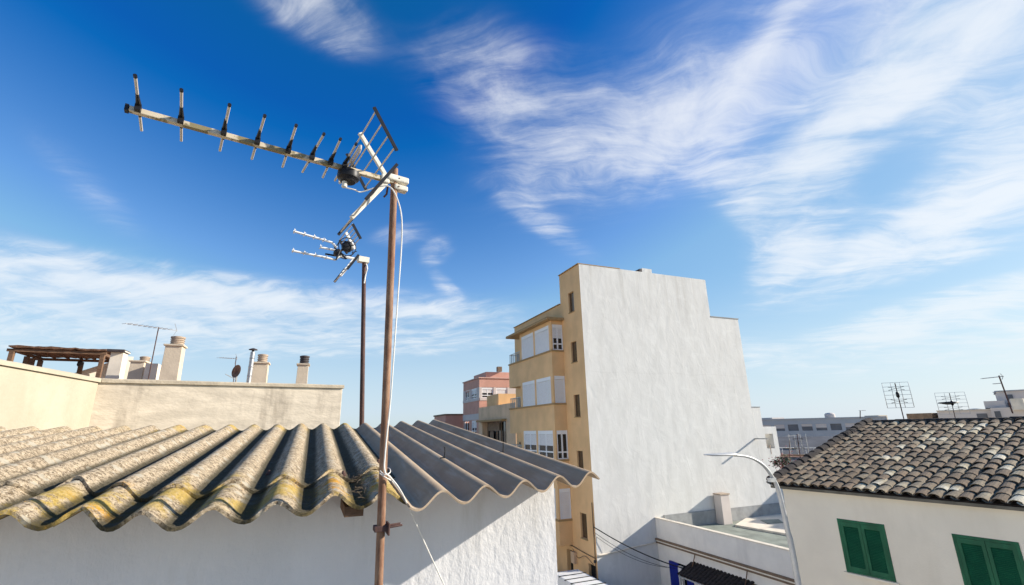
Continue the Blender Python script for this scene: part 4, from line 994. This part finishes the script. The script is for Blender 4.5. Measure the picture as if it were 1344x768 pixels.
def shrub(nm, label, c, rx, rz, n, mats, seed):
    rnd = random.Random(seed); lv = MB(); st_ = MB()
    for k in range(7):
        d = V((rnd.uniform(-1, 1), rnd.uniform(-1, 1), rnd.uniform(.4, 1.2))).normalized(); st_.tube([c, c+d*rx*.5+Z*.1, c+d*rx*.95+Z*rz*.3], [.03, .02, .008], 5)
    lumps = [V((rnd.uniform(-1, 1)*rx*.7, rnd.uniform(-1, 1)*rx*.7, rnd.uniform(.2, 1)*rz)) for _ in range(9)]
    for k in range(n):
        p = c+rnd.choice(lumps)+V((rnd.gauss(0, 1), rnd.gauss(0, 1), rnd.gauss(0, 1)))*rx*.2
        a_ = V((rnd.gauss(0, 1), rnd.gauss(0, 1), rnd.gauss(0, 1))).normalized(); b2_ = a_.orthogonal().normalized(); s_ = rnd.uniform(.04, .09)
        lv.add([p-a_*s_, p+b2_*s_*.5, p+a_*s_, p-b2_*s_*.5], [(0, 1, 2, 3)])
    t = thing(nm, label, 'plant', tuple(c)); st_.build('stem', M['wood'], t); lv.build('foliage', mats, t); return t
c = atd(1030, 618, 33); sh_ = shrub('flowering_shrub', 'dusty shrub with pinkish blooms beside the left corner of the tiled roof', c, .6, .7, 500, M['leaf'], 3)
fb = MB(); rnd = random.Random(5)
for k in range(120):
    p = c+V((rnd.gauss(0, .35), rnd.gauss(0, .35), .45+rnd.gauss(0, .25))); fb.lathe(p, [(.01, -.02), (.045, 0), (.01, .03)], 5)
fb.build('blossom', M['bloom'], sh_)
# roof aerials
def grid_aerial(nm, label, foot, top, wd, ht, r, group=None):
    t = thing(nm, label, 'antenna', tuple(foot)); vd = (top-CAM); vd.z = 0; vd.normalize(); sx = V((vd.y, -vd.x, 0))
    sx = (sx+vd*.25).normalized()
    MB().tube([foot, top+Z*.0], r*1.6, 8).build('mast', M['rust_dark'], t)
    fr = MB(); z0, z1 = top.z-ht, top.z+.02
    cc = V((top.x, top.y, 0))
    for s_ in (-1, -.35, .35, 1): fr.tube([cc+sx*s_*wd/2+Z*z1, cc+sx*s_*wd/2-vd*.12+Z*((z0+z1)/2), cc+sx*s_*wd/2+Z*z0], r, 5)
    for k in range(7):
        f = k/6; off = -.12*(1-abs(2*f-1)); fr.tube([cc-sx*wd/2+vd*off+Z*(z1+(z0-z1)*f), cc+sx*wd/2+vd*off+Z*(z1+(z0-z1)*f)], r*.6, 5)
    fr.build('grid', M['steel'], t)
    dp = MB()
    for k in (.25, .75):
        p = cc-vd*.2+Z*(z0+(z1-z0)*k); dp.tube([p-sx*wd*.3+Z*.05, p, p-sx*wd*.3-Z*.05], r, 5); dp.tube([p+sx*wd*.3+Z*.05, p, p+sx*wd*.3-Z*.05], r, 5)
    dp.lathe(cc-vd*.2+Z*((z0+z1)/2), [(.02, -.09), (.045, -.06), (.045, .06), (.02, .09)], 8); dp.build('dipole', M['plastic'], t)
    return t
f = atd(1188, 556, 19); f.z = h(-.6); grid_aerial('grid_antenna', 'square grid aerial on a thin pole above the tile ridge, the larger of two', f, atd(1174.5, 503, 19), .66, .74, .009)
f = atd(1254, 552, 24); f.z = h(-.4); g2 = grid_aerial('grid_antenna', 'pale grid aerial on a thin pole in front of the white far houses', f, atd(1246, 516, 24), .85, .75, .008)
p = atd(1245, 529, 23.9); MB().lathe(p, [(.06, -.06), (.3, .0), (.28, .03), (.05, .05)], 10).build('dipole_box', M['plastic'], g2)
f = atd(1330, 545, 38); t_ = atd(1311, 493, 38); f.z = h(.3)
a3 = thin_yagi('rooftop_antenna', 'tall thin triple-arm aerial on the far white roof at right edge', f, t_, atd(1289, 497, 37.5), atd(1317, 494, 38.2), 4, .022, rod=.2)
for (x0, y0, x1, y1) in ((1303, 504, 1315, 503), (1303, 515, 1318, 513)): MB().tube([atd(x0, y0, 37.8), atd(x1, y1, 38)], .02, 6).build('cross_arm', M['steel'], a3)
f = atd(1129, 549, 69); t_ = atd(1129, 539, 69); f.z = h(.45)
thin_yagi('rooftop_antenna', 'tiny pale aerial standing on the roof of the long grey block', f, t_, t_-V((.4, .3, 0)), t_+V((.4, -.3, 0)), 3, .03, rod=.25, tip=False)
f = atd(1050, 598, 49); t_ = atd(1046, 570, 49); f.z = h(-2.8)
t3 = grid_aerial('grid_antenna', 'rusty tangle of aerial grids behind the pale terrace rail', f, t_, 1.3, 1.5, .022)
f = atd(1036, 598, 49.5); t_ = atd(1036, 574, 49.5); f.z = h(-2.8)
thin_yagi('rooftop_antenna', 'pale leaning aerial beside the tangle of grids on the terrace', f, t_, t_-V((.5, .2, -.1)), t_+V((.5, -.6, .15)), 6, .016, mat=M['clamp'], rod=.3)
# white houses
wh_ = thing('white_far_house', 'long low white house with stepped roof on the right skyline', 'house', (42, 15, 0))
wa, wb = atd(1228, 552, 42), atd(1372, 552, 42); wx = (wb-wa); wx.z = 0; WL = wx.length; wx.normalize(); wn = V((-wx.y, wx.x, 0))
if wn.x < 0: wn = -wn
wo = V((wa.x, wa.y, 0)); fx = lambda x: (atd(x, 545, 42)-wo).dot(wx)
zz = lambda x, y: atd(x, y, 42).z
b = MB(); b.obox(wo, wx, wn, Z, fx(1231), fx(1302), 0, 6, 0, zz(1265, 539)); b.build('wall', M['far_white'], wh_)
b = MB(); b.obox(wo, wx, wn, Z, fx(1302), fx(1372), -.4, 6, 0, zz(1320, 535)); b.obox(wo, wx, wn, Z, fx(1296), fx(1324), .2, 6, zz(1320, 535)+.003, zz(1310, 526)); b.build('wall', M['far_white'], wh_)
b = MB(); b.obox(wo, wx, wn, Z, fx(1317), fx(1372), 1.0, 6, zz(1320, 535)+.003, zz(1330, 512.5)); b.build('upper_room', M['far_white'], wh_)
b = MB(); b.obox(wo, wx, wn, Z, fx(1315), fx(1373), .9, 6.1, zz(1330, 512.5)+.003, zz(1330, 511)); b.build('roof_edge', M['far_grey'], wh_)
b = MB(); b.obox(wo, wx, wn, Z, fx(1230), fx(1303), -.08, 6.1, zz(1265, 539)+.003, zz(1265, 537.8)); b.build('roof_edge', M['chimney_white'], wh_)
for x0, x1, y0, y1 in ((1282, 1296, 543, 549), (1306, 1314, 540, 548), (1328, 1336, 528, 536), (1330, 1338, 517, 524)):
    MB().obox(wo, wx, wn, Z, fx(x0), fx(x1), -.43 if y1 > 537 and x0 > 1300 else (-.03 if y1 > 537 else .96), 0.04 if y1 > 537 else 1.04, zz(x0, y1), zz(x0, y0)).build('window', M['far_roof'], wh_)
p = atd(1336, 530, 41.5); MB().tube([p-Z*.35, p+Z*.3], .3, 14).build('water_tank', M['chimney_white'], wh_)
p = atd(1216, 550, 44); oh2 = tag(MB().box(p.x-.75, p.x+.75, p.y-.75, p.y+.75, 0, p.z+.38).build('stair_tower', M['brown_trim'], None, loc=(p.x, p.y, 0)), 'small brownish stair tower poking above the tile ridge', 'stair tower')
p = atd(1278, 537, 42); tag(MB().lathe(p+wn*2, [(.3, -.3), (.35, -.1), (.5, -.08), (.5, .0), (.1, .06)], 12).build('roof_vent', M['far_grey'], None, loc=tuple(p+wn*2-Z*.3)), 'small dark roof vent on the long white far house', 'vent')
p = atd(1090, 550, 71)
tk = thing('water_tank', 'pale round water tank on the roof of the long grey block', 'water tank', (p.x, p.y, h(.45)))
MB().lathe(V((p.x, p.y, h(.45))), [(.5, 0), (.55, .1), (.55, .55), (.4, .7), (.1, .75)], 14).build('tank', M['far_white'], tk)
for x, y, wd, hh, m_, lab in ((1012, 551, 2.2, .35, 'far_white', 'low pale roof hut at the left end of the long grey block'), (1150, 549, 1.6, .3, 'chimney', 'small beige roof hut at the right end of the long grey block')):
    p = atd(x, y, 73); tag(MB().box(p.x-wd/2, p.x+wd/2, p.y-wd/2, p.y+wd/2, h(.2), h(.45+hh)).build('roof_hut', M[m_], None, loc=(p.x, p.y, h(.2))), lab, 'roof hut')
# faint roofs just beyond the corrugated sheets, left of the pink block
for x, y, hh, wd, m_, lab in ((590, 562, 2.2, 5, 'far_white', 'distant white house seen just above the last grey roof sheet'), (560, 566, 1.0, 6, 'pink_pale', 'distant pale house low behind the grey corrugated sheets')):
    p = atd(x, y, 75); o = thing('distant_house', lab, 'house', (p.x, p.y+3, 0))
    MB().box(p.x-wd/2, p.x+wd/2, p.y, p.y+6, 0, p.z+.5).build('wall', M[m_], o)
    rr_ = MB(); rr_.prism([(-wd/2-.2, p.z+.5), (wd/2+.2, p.z+.5), (0, p.z+1.1)], V((p.x, p.y-.2, 0)), X, Y, Z, 0, 6.4); rr_.build('roof', M['terracotta_pot'], o)

# ------------------------------------------------------------------ sky with cirrus, sun
SUN_AZ, SUN_EL = R(-17.0), R(23.8)
sd = V((math.cos(SUN_AZ)*math.cos(SUN_EL), math.sin(SUN_AZ)*math.cos(SUN_EL), math.sin(SUN_EL)))
w = bpy.data.worlds.new('World'); scene.world = w; w.use_nodes = True
t = NT(w.node_tree); bg = w.node_tree.nodes['Background']
sky = t.n('ShaderNodeTexSky', _sky_type='NISHITA'); sky.sun_disc = False; sky.sun_elevation = SUN_EL
sky.sun_rotation = math.pi/2 - SUN_AZ            # rotation runs clockwise from +Y
sky.altitude = 30; sky.air_density = 1.0; sky.dust_density = .6; sky.ozone_density = 3.0
dirv = t.n('ShaderNodeTexCoord').outputs['Generated']
sep = t.n('ShaderNodeSeparateXYZ', Vector=dirv); dz = sep.outputs[2]
SKYCOL = sky.outputs[0]
# the deep, contrasty blue of a phone picture: per-channel gain on the physical sky
lo_c = t.vm('ADD', t.vm('MULTIPLY', SKYCOL, (1.60, 1.50, 1.25)), (-1.20, -1.33, -.60))
hi_c = t.vm('ADD', t.vm('MULTIPLY', SKYCOL, (.62, .50, .30)), (.35, 1.30, 3.0))
grad = t.vm('MAXIMUM', t.vm('MINIMUM', lo_c, hi_c), (.02, .6, .5))
col = grad
# cirrus: direction projected on a high plane, streaked noise, gathered into banks
den = t.m('ADD', t.m('MAXIMUM', dz, 0.0), .10)
pl_ = t.n('ShaderNodeCombineXYZ', X=t.m('DIVIDE', sep.outputs[0], den), Y=t.m('DIVIDE', sep.outputs[1], den), Z=0.0).outputs[0]
def blob(x, y, ex, ey, sx, sy, amt):
    """soft bank of cloud centred where pixel (x,y) looks; long axis towards pixel (ex,ey)"""
    c = ray(x, y).normalized(); a = ray(ex, ey).normalized(); a = (a-c*a.dot(c)).normalized(); b = c.cross(a)
    d = t.vm('SUBTRACT', dirv, tuple(c))
    qa = t.m('MULTIPLY', t.vm('DOT_PRODUCT', d, tuple(a)), 1/sx); qb = t.m('MULTIPLY', t.vm('DOT_PRODUCT', d, tuple(b)), 1/sy)
    qc = t.m('MULTIPLY', t.vm('DOT_PRODUCT', d, tuple(c)), 1.0)
    r2 = t.m('ADD', t.m('ADD', t.m('MULTIPLY', qa, qa), t.m('MULTIPLY', qb, qb)), t.m('MULTIPLY', t.m('MULTIPLY', qc, qc), 2.0))
    return t.m('MULTIPLY', t.m('EXPONENT', t.m('MULTIPLY', r2, -1.0)), amt)
def total(bl):
    s_ = bl[0]
    for b_2 in bl[1:]: s_ = t.m('ADD', s_, b_2)
    return s_
banks = total([blob(410, 8, 470, 45, .085, .045, .8), blob(650, 110, 740, 150, .12, .08, .62), blob(870, 150, 960, 110, .30, .13, .24), blob(1150, 60, 1250, 40, .30, .12, .28), blob(800, 185, 900, 150, .16, .07, .85), blob(830, 205, 740, 200, .08, .03, .5),
               blob(1015, 40, 960, 120, .13, .022, .8), blob(950, 120, 1060, 60, .20, .06, .5), blob(930, 195, 1030, 160, .12, .05, .5), blob(1100, 165, 1200, 110, .12, .03, 1.1), blob(1205, 95, 1260, 50, .12, .05, 1.2), blob(1290, 40, 1344, 20, .16, .05, .5),
               blob(1240, 285, 1344, 235, .18, .045, 1.6), blob(1045, 330, 1090, 280, .075, .04, 1.0), blob(985, 265, 1040, 320, .10, .04, .6), blob(1165, 325, 1230, 320, .10, .025, .8),
               blob(1270, 398, 1344, 380, .15, .02, 1.5), blob(1165, 442, 1240, 435, .10, .018, 1.2), blob(1320, 170, 1344, 200, .12, .06, .6), blob(1300, 460, 1344, 455, .12, .02, .8), blob(1060, 240, 1020, 330, .10, .05, .7),
               blob(60, 350, 300, 385, .30, .028, .9), blob(330, 392, 600, 405, .34, .030, 1.1), blob(575, 410, 680, 412, .12, .018, .8), blob(120, 420, 400, 432, .42, .034, .75), blob(420, 450, 650, 450, .4, .025, .6), blob(115, 245, 170, 300, .10, .03, .18),
               blob(715, 295, 780, 340, .10, .022, .5), blob(572, 330, 585, 350, .020, .028, .9), blob(585, 376, 600, 392, .035, .014, .8), blob(1010, 470, 1080, 480, .13, .025, .6), blob(525, 310, 530, 340, .02, .05, .4), blob(1338, 431, 1344, 432, .04, .012, 1.1)])
def rotz(v, ang):
    nd = t.n('ShaderNodeVectorRotate', Vector=v, Angle=ang); nd.rotation_type = 'Z_AXIS'; return nd.outputs[0]
warp = t.n('ShaderNodeTexNoise', Vector=pl_, Scale=1.2, Detail=3.0, Roughness=.55).outputs['Color']
pw = t.vm('ADD', pl_, t.scale(t.vm('SUBTRACT', warp, (.5, .5, .5)), (.6, .6, 0)))
st1 = t.noise(t.scale(rotz(pw, R(38)), (.5, 3.2, 1)), 2.7, 10, .66)
st2 = t.noise(t.scale(rotz(pw, R(28)), (.7, 2.2, 1)), 4.6, 9, .64)
puf = t.noise(pw, 3.2, 9, .6)
st3 = t.noise(t.scale(rotz(pw, R(40)), (1.0, 4.0, 1)), 6.5, 6, .7)
tex = t.m('ADD', t.m('ADD', t.m('MULTIPLY', st1, .32), t.m('MULTIPLY', st2, .20)), t.m('ADD', t.m('MULTIPLY', puf, .44), t.m('MULTIPLY', st3, .08)))
cov = t.m('ADD', t.m('MULTIPLY', t.m('MINIMUM', banks, 1.5), .36), t.m('MULTIPLY', t.m('SUBTRACT', tex, .5), 2.6))
cl_ = t.m('ADD', t.ramp(cov, .08, .75, 0, .58), t.ramp(cov, -.22, .50, 0, .40))
cl_ = t.m('MULTIPLY', cl_, t.ramp(banks, .02, .32))
CLOUD = t.n('ShaderNodeCombineXYZ', X=5.3, Y=5.4, Z=5.5).outputs[0]
col = t.mix(t.m('MULTIPLY', cl_, .76), col, CLOUD)
# pale band of moisture low over the horizon
hz_ = t.ramp(dz, .30, -.02, 0, .7)
col = t.mix(hz_, col, (3.75, 4.45, 4.9))
t.set(bg.inputs['Color'], col); bg.inputs['Strength'].default_value = .10
sl_ = bpy.data.lights.new('sun', 'SUN'); sl_.energy = 4.2; sl_.angle = R(.53); sl_.color = (1, .93, .82)
so = bpy.data.objects.new('sun', sl_); COL.objects.link(so); so.rotation_euler = sd.to_track_quat('Z', 'Y').to_euler(); so.location = (20, -10, 40)

# ------------------------------------------------------------------ camera
cd_ = bpy.data.cameras.new('camera'); cam = bpy.data.objects.new('camera', cd_); COL.objects.link(cam)
cd_.sensor_width = 36; cd_.lens = F/1344*36; cd_.clip_start = .05; cd_.clip_end = 120000
cam.matrix_world = Matrix(((RX.x, UX.x, -FX.x, 0), (RX.y, UX.y, -FX.y, 0), (RX.z, UX.z, -FX.z, H), (0, 0, 0, 1)))
scene.camera = cam
vs_ = scene.view_settings; vs_.view_transform = 'Standard'; vs_.look = 'None'; vs_.gamma = 1; vs_.exposure = .9; vs_.use_curve_mapping = False
